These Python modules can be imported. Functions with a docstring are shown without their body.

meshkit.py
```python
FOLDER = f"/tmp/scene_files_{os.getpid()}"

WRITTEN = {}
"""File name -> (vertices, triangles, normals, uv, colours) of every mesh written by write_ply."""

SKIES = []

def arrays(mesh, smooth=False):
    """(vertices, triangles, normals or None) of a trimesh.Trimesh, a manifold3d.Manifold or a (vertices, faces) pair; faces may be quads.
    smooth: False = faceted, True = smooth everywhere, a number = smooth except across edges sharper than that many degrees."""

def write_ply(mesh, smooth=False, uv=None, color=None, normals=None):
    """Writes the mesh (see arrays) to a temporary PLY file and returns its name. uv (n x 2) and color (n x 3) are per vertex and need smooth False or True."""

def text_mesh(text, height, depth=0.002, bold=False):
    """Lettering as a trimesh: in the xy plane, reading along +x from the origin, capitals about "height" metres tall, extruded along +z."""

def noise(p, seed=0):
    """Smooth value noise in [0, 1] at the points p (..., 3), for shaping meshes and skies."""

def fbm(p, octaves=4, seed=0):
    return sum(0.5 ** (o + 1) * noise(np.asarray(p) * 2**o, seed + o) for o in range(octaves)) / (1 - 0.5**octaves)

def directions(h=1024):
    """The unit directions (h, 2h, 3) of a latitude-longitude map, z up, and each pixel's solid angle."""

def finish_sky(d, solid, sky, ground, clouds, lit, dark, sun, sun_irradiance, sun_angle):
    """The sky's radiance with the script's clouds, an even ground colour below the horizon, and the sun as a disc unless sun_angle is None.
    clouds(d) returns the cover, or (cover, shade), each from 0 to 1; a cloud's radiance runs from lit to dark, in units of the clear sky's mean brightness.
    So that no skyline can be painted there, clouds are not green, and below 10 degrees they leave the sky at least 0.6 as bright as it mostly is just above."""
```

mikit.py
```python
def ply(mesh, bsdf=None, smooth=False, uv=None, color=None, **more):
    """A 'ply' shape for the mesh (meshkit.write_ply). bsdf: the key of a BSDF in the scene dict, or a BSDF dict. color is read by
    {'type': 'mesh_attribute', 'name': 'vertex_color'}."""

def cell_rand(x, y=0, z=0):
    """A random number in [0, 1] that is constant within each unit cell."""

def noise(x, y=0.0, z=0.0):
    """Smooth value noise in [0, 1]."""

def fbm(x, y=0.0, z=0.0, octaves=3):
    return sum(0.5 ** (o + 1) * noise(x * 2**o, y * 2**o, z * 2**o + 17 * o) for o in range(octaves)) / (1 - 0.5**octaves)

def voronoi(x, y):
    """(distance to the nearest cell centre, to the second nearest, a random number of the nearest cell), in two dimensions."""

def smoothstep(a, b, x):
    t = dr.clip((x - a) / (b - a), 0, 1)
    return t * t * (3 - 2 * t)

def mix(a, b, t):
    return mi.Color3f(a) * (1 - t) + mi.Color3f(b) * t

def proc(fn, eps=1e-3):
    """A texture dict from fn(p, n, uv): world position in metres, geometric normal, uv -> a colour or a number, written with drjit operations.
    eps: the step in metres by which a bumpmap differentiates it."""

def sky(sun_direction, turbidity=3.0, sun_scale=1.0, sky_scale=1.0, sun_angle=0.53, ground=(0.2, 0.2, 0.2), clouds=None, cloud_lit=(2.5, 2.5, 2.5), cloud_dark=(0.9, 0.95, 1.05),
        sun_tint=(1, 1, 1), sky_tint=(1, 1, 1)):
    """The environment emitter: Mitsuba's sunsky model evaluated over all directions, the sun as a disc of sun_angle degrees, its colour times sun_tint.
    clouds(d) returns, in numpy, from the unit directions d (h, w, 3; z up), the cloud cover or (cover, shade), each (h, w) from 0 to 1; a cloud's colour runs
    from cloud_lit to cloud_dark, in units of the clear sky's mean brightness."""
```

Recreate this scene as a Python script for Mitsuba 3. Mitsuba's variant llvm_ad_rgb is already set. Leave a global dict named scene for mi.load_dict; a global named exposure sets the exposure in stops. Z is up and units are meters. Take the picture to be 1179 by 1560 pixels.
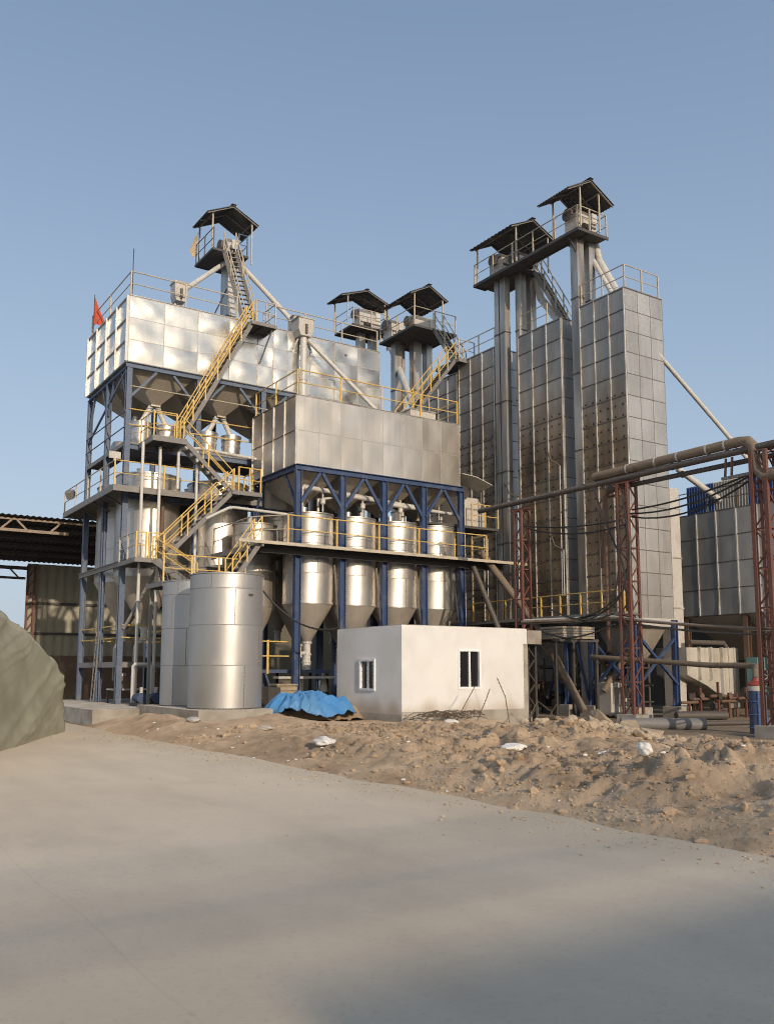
import math, numpy as np, trimesh, mitsuba as mi, drjit as dr, mikit, meshkit
T = mi.ScalarTransform4f
scene, labels = {'type': 'scene'}, {}

# ------------------------------------------------------------------ camera, sky, exposure
F_PX, W_PX, H_PX = 1368.0, 1179.0, 1560.0
PITCH, YAW, EYE = math.atan(168 / F_PX), math.atan(909.5 / math.hypot(F_PX, 168)), 1.7
fwd = [math.cos(PITCH) * math.sin(YAW), math.cos(PITCH) * math.cos(YAW), math.sin(PITCH)]
scene['camera'] = {'type': 'perspective', 'fov': math.degrees(2 * math.atan(W_PX / 2 / F_PX)), 'fov_axis': 'x',
                   'principal_point_offset_y': (780 - 854) / H_PX, 'near_clip': 0.05, 'far_clip': 3000.0,
                   'to_world': T().look_at(origin=[0, 0, EYE], target=[fwd[0], fwd[1], EYE + fwd[2]], up=[0, 0, 1])}
SUN = (-0.11, -0.95, 0.285)
def veil(d):
    """thin dust haze, thickest towards the horizon"""
    el = np.degrees(np.arcsin(np.clip(d[..., 2], 0, 1)))
    return np.clip(0.12 + 0.76 * np.exp(-el / 17.0) + 0.10 * (meshkit.fbm(d * (1.5, 1.5, 4.0), 4, 3) - 0.5), 0, 1)
scene['daylight'] = mikit.sky(SUN, turbidity=4.0, sun_scale=0.84, sky_scale=1.62, sun_angle=0.6, sun_tint=(0.79, 0.94, 1.42), sky_tint=(1.06, 1.02, 1.05), ground=(0.27, 0.24, 0.2),
                              clouds=veil, cloud_lit=(0.80, 0.94, 1.20))
exposure = 1.95

# ------------------------------------------------------------------ materials
def rgb(*c): return {'type': 'rgb', 'value': list(c)}
def two(b): return {'type': 'twosided', 'bsdf': b}
def prin(c, rough=0.5, metal=0.0, **k): return {'type': 'principled', 'base_color': c if isinstance(c, dict) else rgb(*c), 'roughness': rough, 'metallic': metal, **k}
def bump(fn, inner, eps=0.004): return {'type': 'bumpmap', 'arbitrary': mikit.proc(fn, eps), 'scale': 1.0, 'inner': inner}
N, FB, SS, MX = mikit.noise, mikit.fbm, mikit.smoothstep, mikit.mix
def mat(name, b): scene[name] = two(b)
def paint(name, c, worn, rough=0.45, scale=3.0, amount=0.35):
    def fn(p, n, uv):
        a = FB(p.x * scale, p.y * scale, p.z * scale * 0.6)
        return MX(c, worn, SS(0.52, 0.8, a) * amount + 0.12 * N(p.x * 0.7, p.y * 0.7, p.z * 0.5))
    mat(name, prin(mikit.proc(fn), rough, specular=0.4))

paint('paint_blue', (0.03, 0.06, 0.145), (0.16, 0.16, 0.18))
paint('paint_greyblue', (0.095, 0.13, 0.20), (0.24, 0.23, 0.22))
paint('paint_yellow', (0.66, 0.45, 0.14), (0.45, 0.33, 0.16), 0.42)
paint('paint_palerail', (0.50, 0.44, 0.34), (0.30, 0.26, 0.2))
paint('red_oxide', (0.15, 0.058, 0.042), (0.2, 0.13, 0.1), 0.6)
paint('truss_tan', (0.30, 0.23, 0.17), (0.2, 0.15, 0.11), 0.6)
paint('deck_dark', (0.075, 0.072, 0.072), (0.14, 0.125, 0.11), 0.65)
paint('beam_grey', (0.2, 0.19, 0.18), (0.3, 0.27, 0.23), 0.55)
paint('rust', (0.15, 0.095, 0.07), (0.24, 0.13, 0.07), 0.75, 5.0)
paint('pipe_dark', (0.10, 0.085, 0.075), (0.18, 0.14, 0.11), 0.55)
paint('pipe_pale', (0.56, 0.54, 0.50), (0.42, 0.39, 0.34), 0.4)
paint('lagging', (0.22, 0.17, 0.125), (0.12, 0.09, 0.068), 0.85, 6.0, 0.6)
paint('machine_dark', (0.05, 0.045, 0.042), (0.13, 0.1, 0.08), 0.6)
paint('machine_blue', (0.05, 0.075, 0.15), (0.12, 0.11, 0.1), 0.5)
paint('teal', (0.11, 0.25, 0.24), (0.2, 0.24, 0.22), 0.5)
paint('signal_red', (0.32, 0.055, 0.045), (0.3, 0.12, 0.09), 0.5)
paint('sheet_blue', (0.06, 0.14, 0.36), (0.2, 0.24, 0.32), 0.5)
paint('sheet_pale', (0.5, 0.47, 0.43), (0.36, 0.31, 0.26), 0.5)
paint('cladding', (0.36, 0.34, 0.27), (0.42, 0.385, 0.30), 0.7, 1.0)
paint('wall_olive', (0.13, 0.115, 0.085), (0.18, 0.15, 0.115), 0.8, 1.0)
paint('brick', (0.17, 0.115, 0.085), (0.3, 0.23, 0.17), 0.9, 2.5, 0.7)
paint('upvc', (0.84, 0.84, 0.84), (0.78, 0.77, 0.75), 0.3)
paint('bag_white', (0.78, 0.75, 0.7), (0.6, 0.55, 0.47), 0.6, 6.0)
paint('board', (0.38, 0.31, 0.22), (0.27, 0.21, 0.15), 0.8, 4.0)
paint('shed_dark', (0.03, 0.03, 0.033), (0.05, 0.045, 0.04), 0.8)
mat('cable', prin((0.03, 0.03, 0.03), 0.5))
mat('glass_dark', prin((0.018, 0.018, 0.02), 0.06, specular=0.6))
mat('void_black', prin((0.015, 0.013, 0.012), 0.8))
mat('flag_red', prin((0.55, 0.09, 0.05), 0.8))
mat('flag_tan', prin((0.5, 0.38, 0.24), 0.8))
mat('leaf', prin((0.06, 0.08, 0.03), 0.6))
mat('twig', prin((0.12, 0.09, 0.065), 0.8))

def roof_col(p, n, uv):
    a = FB(p.x * 1.5, p.y * 1.5, p.z * 1.5)
    return MX((0.07, 0.07, 0.075), (0.15, 0.13, 0.115), SS(0.4, 0.8, a))
mat('roof_sheet', prin(mikit.proc(roof_col), 0.6))

def steel(name, c0, c1, rough, metal, dent=0.0, freq=1.1, streak=0.0, fine=0.0006):
    def col(p, n, uv):
        a = FB(p.x * 0.9 + 3, p.y * 0.9, p.z * 0.5, 4)
        b = N(p.x * 9, p.y * 9, p.z * 0.35)
        return MX(c0, c1, dr.clip(SS(0.3, 0.75, a) * 0.75 + streak * SS(0.45, 0.85, b), 0, 1))
    def rg(p, n, uv): return rough * (0.8 + 0.4 * FB(p.x * 2.1, p.y * 2.1, p.z * 1.3, 3))
    def hgt(p, n, uv): return dent * FB(p.x * freq, p.y * freq, p.z * freq, 2) + fine * FB(p.x * 7, p.y * 7, p.z * 4, 2)
    mat(name, bump(hgt, prin(mikit.proc(col), mikit.proc(rg), metal), 0.02))
steel('steel_bin', (0.72, 0.70, 0.66), (0.58, 0.55, 0.51), 0.28, 0.95, 0.055, 1.3, 0.2)
steel('steel_bin_low', (0.66, 0.61, 0.55), (0.52, 0.46, 0.39), 0.36, 0.92, 0.010, 0.9, 0.3)
steel('steel_silo', (0.66, 0.62, 0.57), (0.52, 0.47, 0.41), 0.42, 0.85, 0.006, 1.2, 0.35)
steel('steel_tank', (0.50, 0.485, 0.465), (0.44, 0.42, 0.40), 0.45, 0.7, 0.005, 1.0, 0.12, 0.0003)
steel('steel_cone', (0.56, 0.51, 0.44), (0.42, 0.36, 0.29), 0.5, 0.45, 0.006, 1.0, 0.25)
steel('steel_hopper', (0.50, 0.45, 0.38), (0.38, 0.33, 0.26), 0.5, 0.5, 0.01, 1.0, 0.3)
steel('galv_grey', (0.50, 0.495, 0.485), (0.38, 0.37, 0.355), 0.45, 0.6, 0.01, 1.0, 0.3)
steel('steel_duct', (0.62, 0.58, 0.50), (0.42, 0.37, 0.30), 0.5, 0.25, 0.02, 1.6, 0.3)

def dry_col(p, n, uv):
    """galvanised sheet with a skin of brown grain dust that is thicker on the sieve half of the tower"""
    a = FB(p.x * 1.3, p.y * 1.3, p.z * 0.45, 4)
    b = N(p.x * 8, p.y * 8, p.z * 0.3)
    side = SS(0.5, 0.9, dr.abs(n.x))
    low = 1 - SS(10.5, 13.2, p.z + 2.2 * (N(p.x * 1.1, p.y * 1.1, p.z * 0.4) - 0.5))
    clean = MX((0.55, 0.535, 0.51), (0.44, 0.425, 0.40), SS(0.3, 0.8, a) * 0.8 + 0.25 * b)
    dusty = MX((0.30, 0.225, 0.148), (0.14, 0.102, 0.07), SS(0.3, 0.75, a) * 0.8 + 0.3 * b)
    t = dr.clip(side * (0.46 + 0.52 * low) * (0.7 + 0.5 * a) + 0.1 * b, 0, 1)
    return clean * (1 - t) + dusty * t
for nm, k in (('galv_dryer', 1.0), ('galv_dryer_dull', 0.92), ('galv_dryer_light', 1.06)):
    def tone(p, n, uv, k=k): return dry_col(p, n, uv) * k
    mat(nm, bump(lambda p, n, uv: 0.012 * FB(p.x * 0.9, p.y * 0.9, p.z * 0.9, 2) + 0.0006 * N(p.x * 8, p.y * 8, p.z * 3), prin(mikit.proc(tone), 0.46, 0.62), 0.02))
mat('galv_leg', prin(mikit.proc(lambda p, n, uv: MX((0.5, 0.48, 0.45), (0.27, 0.23, 0.19), SS(0.3, 0.8, FB(p.x * 3, p.y * 3, p.z * 0.35, 3)))), 0.42, 0.7))
mat('galv_rib', prin(mikit.proc(lambda p, n, uv: MX((0.66, 0.63, 0.58), (0.42, 0.36, 0.29), SS(0.35, 0.75, FB(p.x * 4, p.y * 4, p.z * 1.5, 3)))), 0.5, 0.35))
mat('seam_grey', prin((0.4, 0.37, 0.33), 0.5, 0.4))
mat('rib_bright', prin((0.52, 0.50, 0.47), 0.4, 0.4))
mat('galv_seam', prin((0.12, 0.10, 0.085), 0.6, 0.3))

def plaster_col(p, n, uv):
    a = FB(p.x * 0.8, p.y * 0.8, p.z * 0.8, 4)
    b = FB(p.x * 3, p.y * 3, p.z * 1.2, 3)
    c = MX((0.755, 0.745, 0.725), (0.64, 0.62, 0.585), SS(0.35, 0.75, a) * 0.6 + SS(0.5, 0.8, b) * 0.3)
    splash = 1 - SS(0.0, 0.55, p.z - 0.35 - 0.3 * (N(p.x * 2.2, p.y * 2.2, 1.0) - 0.4))
    return c * (1 - splash * 0.75) + mi.Color3f(0.42, 0.34, 0.25) * (splash * 0.75)
mat('plaster', bump(lambda p, n, uv: 0.004 * FB(p.x * 6, p.y * 6, p.z * 6, 3) + 0.004 * N(p.x * 1.5, p.y * 1.5, p.z * 1.5), prin(mikit.proc(plaster_col), 0.85, specular=0.2), 0.01))
mat('cement', bump(lambda p, n, uv: 0.006 * FB(p.x * 9, p.y * 9, p.z * 9, 3), prin(mikit.proc(lambda p, n, uv: MX((0.40, 0.365, 0.315), (0.27, 0.24, 0.2), SS(0.3, 0.8, FB(p.x * 2.3, p.y * 2.3, p.z * 2.3, 4)))), 0.9, specular=0.15), 0.01))

def road_col(p, n, uv):
    a = FB(p.x * 0.35, p.y * 0.35, 0.3, 4)
    b = FB(p.x * 14, p.y * 14, 0.0, 2)
    k = FB(p.x * 1.6, p.y * 0.5, 4.0, 3)
    c = MX((0.58, 0.495, 0.385), (0.49, 0.415, 0.32), SS(0.3, 0.7, a) * 0.6 + 0.25 * b + 0.3 * SS(0.42, 0.7, k))
    spots = SS(0.58, 0.8, FB(p.x * 1.3 + 9, p.y * 0.9, 1.0, 4))
    c = c * (1 - 0.05 * spots)
    dust = SS(6.1, 7.6, p.x + 0.9 * (FB(p.x * 1.4, p.y * 1.4, 0, 3) - 0.5)) * 0.6 + SS(17, 24, p.y) * 0.4
    c = c * (1 - dust) + mi.Color3f(0.45, 0.375, 0.275) * dust
    lanes = dr.exp(-dr.square((p.x - 3.1 - 0.15 * N(p.y * 0.2, 1.0)) / 0.28)) + dr.exp(-dr.square((p.x - 4.75 - 0.15 * N(p.y * 0.2, 1.0)) / 0.28))
    c = c * (1 - 0.06 * lanes * N(p.x * 3, p.y * 0.6, 2.0))
    c = c * (1 - 0.06 * SS(0.62, 0.72, N(p.x * 45, p.y * 45, 0.5)))
    line = dr.abs(p.x - 1.80 - 0.03 * dr.sin(p.y * 2.1) - 0.05 * (N(p.y * 1.7, 3.3) - 0.5))
    crack = (1 - SS(0.004, 0.015, line)) * SS(3.0, 4.0, p.y) * (1 - SS(9, 14, p.y))
    return c * (1 - 0.05 * crack)
mat('concrete_road', bump(lambda p, n, uv: 0.0025 * FB(p.x * 12, p.y * 12, 0, 2) + 0.004 * FB(p.x * 1.3, p.y * 1.3, 0, 2), prin(mikit.proc(road_col), 0.75, specular=0.3), 0.01))

def dirt_col(p, n, uv):
    a = FB(p.x * 0.9, p.y * 0.9, p.z, 4)
    b = FB(p.x * 6, p.y * 6, p.z * 6, 3)
    c = MX((0.48, 0.36, 0.245), (0.265, 0.19, 0.125), SS(0.3, 0.72, a) * 0.65 + SS(0.4, 0.8, b) * 0.4)
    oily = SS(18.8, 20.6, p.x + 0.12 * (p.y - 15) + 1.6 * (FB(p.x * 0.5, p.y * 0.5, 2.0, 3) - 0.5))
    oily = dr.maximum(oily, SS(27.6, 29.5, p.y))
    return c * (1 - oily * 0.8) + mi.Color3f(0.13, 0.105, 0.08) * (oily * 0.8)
mat('dirt', bump(lambda p, n, uv: 0.03 * FB(p.x * 5, p.y * 5, p.z * 5, 3) + 0.022 * FB(p.x * 15, p.y * 15, p.z * 15, 2), prin(mikit.proc(dirt_col), 0.95, specular=0.1), 0.01))
mat('rubble_stone', bump(lambda p, n, uv: 0.01 * FB(p.x * 9, p.y * 9, p.z * 9, 3), prin(mikit.proc(lambda p, n, uv: MX((0.5, 0.40, 0.29), (0.34, 0.26, 0.18), SS(0.3, 0.75, FB(p.x * 3, p.y * 3, p.z * 3, 3)))), 0.9, specular=0.15), 0.01))

def cloth(name, c0, c1, amp, f, rough):
    def hg(p, n, uv): return amp * (FB(p.x * f, p.y * f, p.z * f * 0.8, 3) + 0.5 * dr.abs(FB(p.x * f * 2.1 + 5, p.y * f * 2.1, p.z * f * 1.5, 2) - 0.5))
    mat(name, bump(hg, prin(mikit.proc(lambda p, n, uv: MX(c0, c1, SS(0.3, 0.75, FB(p.x * 1.1, p.y * 1.1, p.z * 1.1, 4)))), rough, specular=0.3), 0.015))
cloth('tarp_olive', (0.31, 0.295, 0.22), (0.245, 0.232, 0.17), 0.014, 2.2, 0.75)
cloth('tarp_blue', (0.07, 0.25, 0.55), (0.13, 0.27, 0.44), 0.05, 3.5, 0.5)

# ------------------------------------------------------------------ mesh building
class M:
    """collects vertices and triangles"""
    def __init__(s): s.v, s.f, s.n = [], [], 0
    def add(s, v, f):
        v, f = np.asarray(v, float), np.asarray(f, int)
        if f.shape[1] == 4: f = np.vstack([f[:, [0, 1, 2]], f[:, [0, 2, 3]]])
        s.v.append(v); s.f.append(f + s.n); s.n += len(v); return s
    def box(s, x0, x1, y0, y1, z0, z1):
        v = [(x, y, z) for z in (z0, z1) for y in (y0, y1) for x in (x0, x1)]
        return s.add(v, [[0, 2, 3, 1], [4, 5, 7, 6], [0, 1, 5, 4], [2, 6, 7, 3], [0, 4, 6, 2], [1, 3, 7, 5]])
    def bar(s, p, q, w, d, up=(0, 0, 1)):
        p, q = np.array(p, float), np.array(q, float); a = (q - p) / np.linalg.norm(q - p)
        b = np.cross(a, up)
        if np.linalg.norm(b) < 1e-3: b = np.cross(a, (0, 1, 0))
        b /= np.linalg.norm(b); c = np.cross(b, a)
        v = [e + b * sx * w / 2 + c * sy * d / 2 for e in (p, q) for sy in (-1, 1) for sx in (-1, 1)]
        return s.add(v, [[0, 2, 3, 1], [4, 5, 7, 6], [0, 1, 5, 4], [2, 6, 7, 3], [0, 4, 6, 2], [1, 3, 7, 5]])
    def ibeam(s, p, q, w, d, axis, t=0.025):
        """rolled section from p to q: two flanges w wide, d apart along axis, and a web"""
        ax = np.array(axis, float); p, q = np.array(p, float), np.array(q, float)
        up = ax
        for k in (-1, 1): s.bar(p + ax * k * (d - t) / 2, q + ax * k * (d - t) / 2, w, t, up)
        return s.bar(p, q, t, d - 2 * t, up)
    def tube(s, pts, r, n=8, cap=True):
        pts = [np.array(p, float) for p in pts]; rs = r if isinstance(r, (list, tuple)) else [r] * len(pts)
        d0 = pts[1] - pts[0]; d0 /= np.linalg.norm(d0)
        b = np.cross(d0, (0, 0, 1.0))
        if np.linalg.norm(b) < 1e-3: b = np.array((1.0, 0, 0))
        b /= np.linalg.norm(b); rings = []
        for i, p in enumerate(pts):
            t = pts[min(i + 1, len(pts) - 1)] - pts[max(i - 1, 0)]; t /= np.linalg.norm(t)
            b = b - t * (b @ t); b /= np.linalg.norm(b); c = np.cross(t, b)
            k = 1.0
            if 0 < i < len(pts) - 1:
                u = p - pts[i - 1]; u /= np.linalg.norm(u); k = 1 / max(0.6, abs(u @ t))
            a = np.arange(n) * 2 * math.pi / n
            rings.append(p + (np.cos(a)[:, None] * b + np.sin(a)[:, None] * c) * rs[i] * (k if k < 1.3 else 1.3))
        v = np.vstack(rings); f = []
        for i in range(len(pts) - 1):
            for j in range(n):
                f.append([i * n + j, i * n + (j + 1) % n, (i + 1) * n + (j + 1) % n, (i + 1) * n + j])
        s.add(v, f)
        if cap:
            for ring, flip in ((rings[0], True), (rings[-1], False)):
                vv = np.vstack([ring, ring.mean(0)]); ff = [[j, (j + 1) % n, n] for j in range(n)]
                s.add(vv, [x[::-1] for x in ff] if flip else ff)
        return s
    def lathe(s, cx, cy, prof, n=40, a0=0.0, a1=2 * math.pi):
        full = abs(a1 - a0 - 2 * math.pi) < 1e-6; m = n if full else n + 1
        a = a0 + (a1 - a0) * np.arange(m) / n
        v = np.vstack([np.stack([cx + r * np.cos(a), cy + r * np.sin(a), np.full(m, z)], 1) for r, z in prof]); f = []
        for i in range(len(prof) - 1):
            for j in range(n):
                k = (j + 1) % m
                f.append([i * m + j, i * m + k, (i + 1) * m + k, (i + 1) * m + j])
        return s.add(v, f)
    def prism(s, poly, axis, a, b):
        """polygon (2d, convex fan) extruded along axis 'x','y' or 'z' from a to b; 2d order is the two other axes"""
        k = 'xyz'.index(axis); o = [i for i in range(3) if i != k]; n = len(poly); v = np.zeros((2 * n, 3))
        for i, (u, w) in enumerate(poly):
            for j, e in enumerate((a, b)): v[i + j * n, o[0]], v[i + j * n, o[1]], v[i + j * n, k] = u, w, e
        f = [[0, i, i + 1] for i in range(1, n - 1)] + [[n, n + i + 1, n + i] for i in range(1, n - 1)]
        for i in range(n): f += [[i, (i + 1) % n, n + (i + 1) % n], [i, n + (i + 1) % n, n + i]]
        return s.add(v, f)
    def mesh(s): return np.vstack(s.v), np.vstack(s.f)

count = {}
def unique(key):
    k = count.get(key, 0); count[key] = k + 1
    return key if k == 0 else f'{key}_{k:03d}'
def thing(name, label=None, cat=None, group=None, kind=None):
    key = unique(name); d = {}
    if label: d['label'] = label
    if cat: d['category'] = cat
    if group: d['group'] = group
    d['kind'] = kind or 'thing'
    labels[key] = d; return key
def part(parent, name, mesh, m, smooth=False, label=None, kind=None):
    key = unique(f'{parent}__{name}')
    scene[key] = mikit.ply(mesh.mesh() if isinstance(mesh, M) else mesh, m, smooth=smooth)
    if label or kind: labels[key] = {k: v for k, v in (('label', label), ('kind', kind)) if v}
    return key
def solo(name, mesh, m, label, cat, smooth=False, group=None, kind=None):
    key = thing(name, label, cat, group, kind); scene[key] = mikit.ply(mesh.mesh() if isinstance(mesh, M) else mesh, m, smooth=smooth); return key

rng = np.random.default_rng(7)

def sheet_panel(o, u, v, w, h, bulge, k=5):
    """pressed sheet with a soft bulge; o corner, u and v unit vectors, edges turned back 2 cm"""
    o, u, v = (np.array(x, float) for x in (o, u, v)); n = np.cross(u, v)
    g = np.linspace(0, 1, k); s = np.sin(np.pi * g); cx, cy = rng.uniform(0.3, 0.7, 2)
    V, Fc = [], []
    for j, b in enumerate(g):
        for i, a in enumerate(g):
            d = bulge * s[i] * s[j] * (1 + 0.7 * math.cos(5 * (a - cx)) * math.cos(4 * (b - cy)))
            V.append(o + u * a * w + v * b * h + n * d)
    for j in range(k - 1):
        for i in range(k - 1): Fc.append([j * k + i, j * k + i + 1, (j + 1) * k + i + 1, (j + 1) * k + i])
    rim = [(0, 0), (1, 0), (1, 1), (0, 1)]; base = len(V); ids = [0, k - 1, k * k - 1, k * (k - 1)]
    for a, b in rim: V.append(o + u * a * w + v * b * h - n * 0.02)
    for i in range(4): Fc.append([ids[i], base + i, base + (i + 1) % 4, ids[(i + 1) % 4]])
    return np.array(V), np.array(Fc)

FRONT, LEFT = ((1, 0, 0), (0, 0, 1)), ((0, -1, 0), (0, 0, 1))
def clad(key, x0, x1, y0, y1, zs, us, face, m, bulge=0.012, rib='galv_rib', seam='galv_seam', ribw=0.05, ribd=0.035, seamw=0.03, skip=None, gap=0.012, seamd=None):
    """panels, upright ribs and level seams on one face of a box. us: 0..1 divisions along the face, zs heights"""
    u, v = (np.array(a, float) for a in face)
    if face is FRONT: o, w = np.array((x0, y0, 0.0)), x1 - x0
    else: o, w = np.array((x0, y1, 0.0)), y1 - y0
    n = np.cross(u, v)
    for j in range(len(zs) - 1):
        for i in range(len(us) - 1):
            a, b = us[i] * w + gap, us[i + 1] * w - gap
            p = o + u * a + np.array((0, 0, zs[j] + gap)) + n * 0.02
            mm_ = rng.choice((m, m + '_dull', m + '_light'), p=(0.5, 0.28, 0.22)) if m == 'galv_dryer' else m
            bl = bulge * rng.choice((-1, 1), p=(0.35, 0.65)) * rng.uniform(0.4, 1.3)
            part(key, 'panel', sheet_panel(p, u, v, b - a, zs[j + 1] - zs[j] - 2 * gap, bl), str(mm_), smooth=40)
    for a in us:
        c = o + u * a * w + n * (ribd / 2 + 0.004)
        part(key, 'rib', M().bar(c + (0, 0, zs[0]), c + (0, 0, zs[-1]), ribw, ribd, n), rib)
    sd = seamd or ribd * 0.7
    for z in zs:
        c = o + n * (sd / 2 + 0.003) + np.array((0, 0, z))
        part(key, 'seam', M().bar(c + u * 0.01, c + u * (w - 0.01), seamw, sd, n), seam)

def rail(key, pts, m, h=0.92, r=0.022, mid=1, step=1.3, posts=True, ends=(True, True)):
    pts = [np.array(p, float) for p in pts]
    for i in range(len(pts) - 1):
        a, b = pts[i], pts[i + 1]
        part(key, 'top_rail', M().tube([a + (0, 0, h), b + (0, 0, h)], r, 6), m, True)
        for k in range(mid):
            z = h * (k + 1) / (mid + 1)
            part(key, 'mid_rail', M().tube([a + (0, 0, z), b + (0, 0, z)], r * 0.8, 6), m, True)
        if posts:
            n = max(1, round(np.linalg.norm(b - a) / step))
            for k in range(n + (i == len(pts) - 2)):
                if (i == 0 and k == 0 and not ends[0]) or (i == len(pts) - 2 and k == n and not ends[1]): continue
                p = a + (b - a) * k / n
                part(key, 'post', M().bar(p, p + (0, 0, h + 0.01), 0.05, 0.05), m)

def platform(name, label, x0, x1, y0, y1, z, rails, m_rail, m_deck='deck_dark', m_edge='beam_grey', t=0.05, edge=0.14, h=0.92, step=1.3, group=None, joists=True, r=0.022):
    key = thing(name, label, 'platform', group)
    part(key, 'deck', M().box(x0, x1, y0, y1, z - t, z), m_deck)
    e = 0.05
    part(key, 'edge_beam', M().box(x0 - e, x1 + e, y0 - e, y0, z - edge, z + 0.02), m_edge)
    part(key, 'edge_beam', M().box(x0 - e, x0, y0, y1, z - edge, z + 0.02), m_edge)
    part(key, 'edge_beam', M().box(x1, x1 + e, y0, y1, z - edge, z + 0.02), m_edge)
    part(key, 'edge_beam', M().box(x0 - e, x1 + e, y1, y1 + e, z - edge, z + 0.02), m_edge)
    if joists:
        for k in range(1, max(2, int((x1 - x0) / 1.2))):
            x = x0 + (x1 - x0) * k / max(2, int((x1 - x0) / 1.2))
            part(key, 'joist', M().box(x - 0.03, x + 0.03, y0, y1, z - edge, z - t), m_deck)
    for pts in rails: rail(f'{key}__railing', [(a, b, z) for a, b in pts], m_rail, h, step=step, r=r)
    return key

def stairs(name, label, p, q, width, steps, m_rail, m_str='beam_grey', m_tread='beam_grey', h=0.85, side=(0, 1, 0), posts=3, both=True, deep=0.2):
    """flight from the middle of its foot p to the middle of its head q"""
    key = thing(name, label, 'stairs'); p, q, sd = (np.array(a, float) for a in (p, q, side))
    run = q - p; run[2] = 0; run /= max(np.linalg.norm(run), 1e-6); up = np.array((0, 0, 1.0))
    for k in (-1, 1):
        o = sd * k * width / 2
        part(key, 'stringer', M().bar(p + o, q + o, 0.04, 0.16), m_str)
        if k == -1 or both:
            part(f'{key}__railing', 'handrail', M().tube([p + o + up * h, q + o + up * h], 0.024, 6), m_rail, True)
            part(f'{key}__railing', 'mid_rail', M().tube([p + o + up * h * 0.5, q + o + up * h * 0.5], 0.02, 6), m_rail, True)
            for i in range(posts + 1):
                c = p + (q - p) * i / posts + o
                part(f'{key}__railing', 'post', M().bar(c, c + up * (h + 0.01), 0.045, 0.045), m_rail)
    for i in range(steps):
        c = p + (q - p) * (i + 0.5) / steps
        part(key, 'tread', M().bar(c - sd * (width / 2 - 0.02), c + sd * (width / 2 - 0.02), deep, 0.035), m_tread)
    return key

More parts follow.
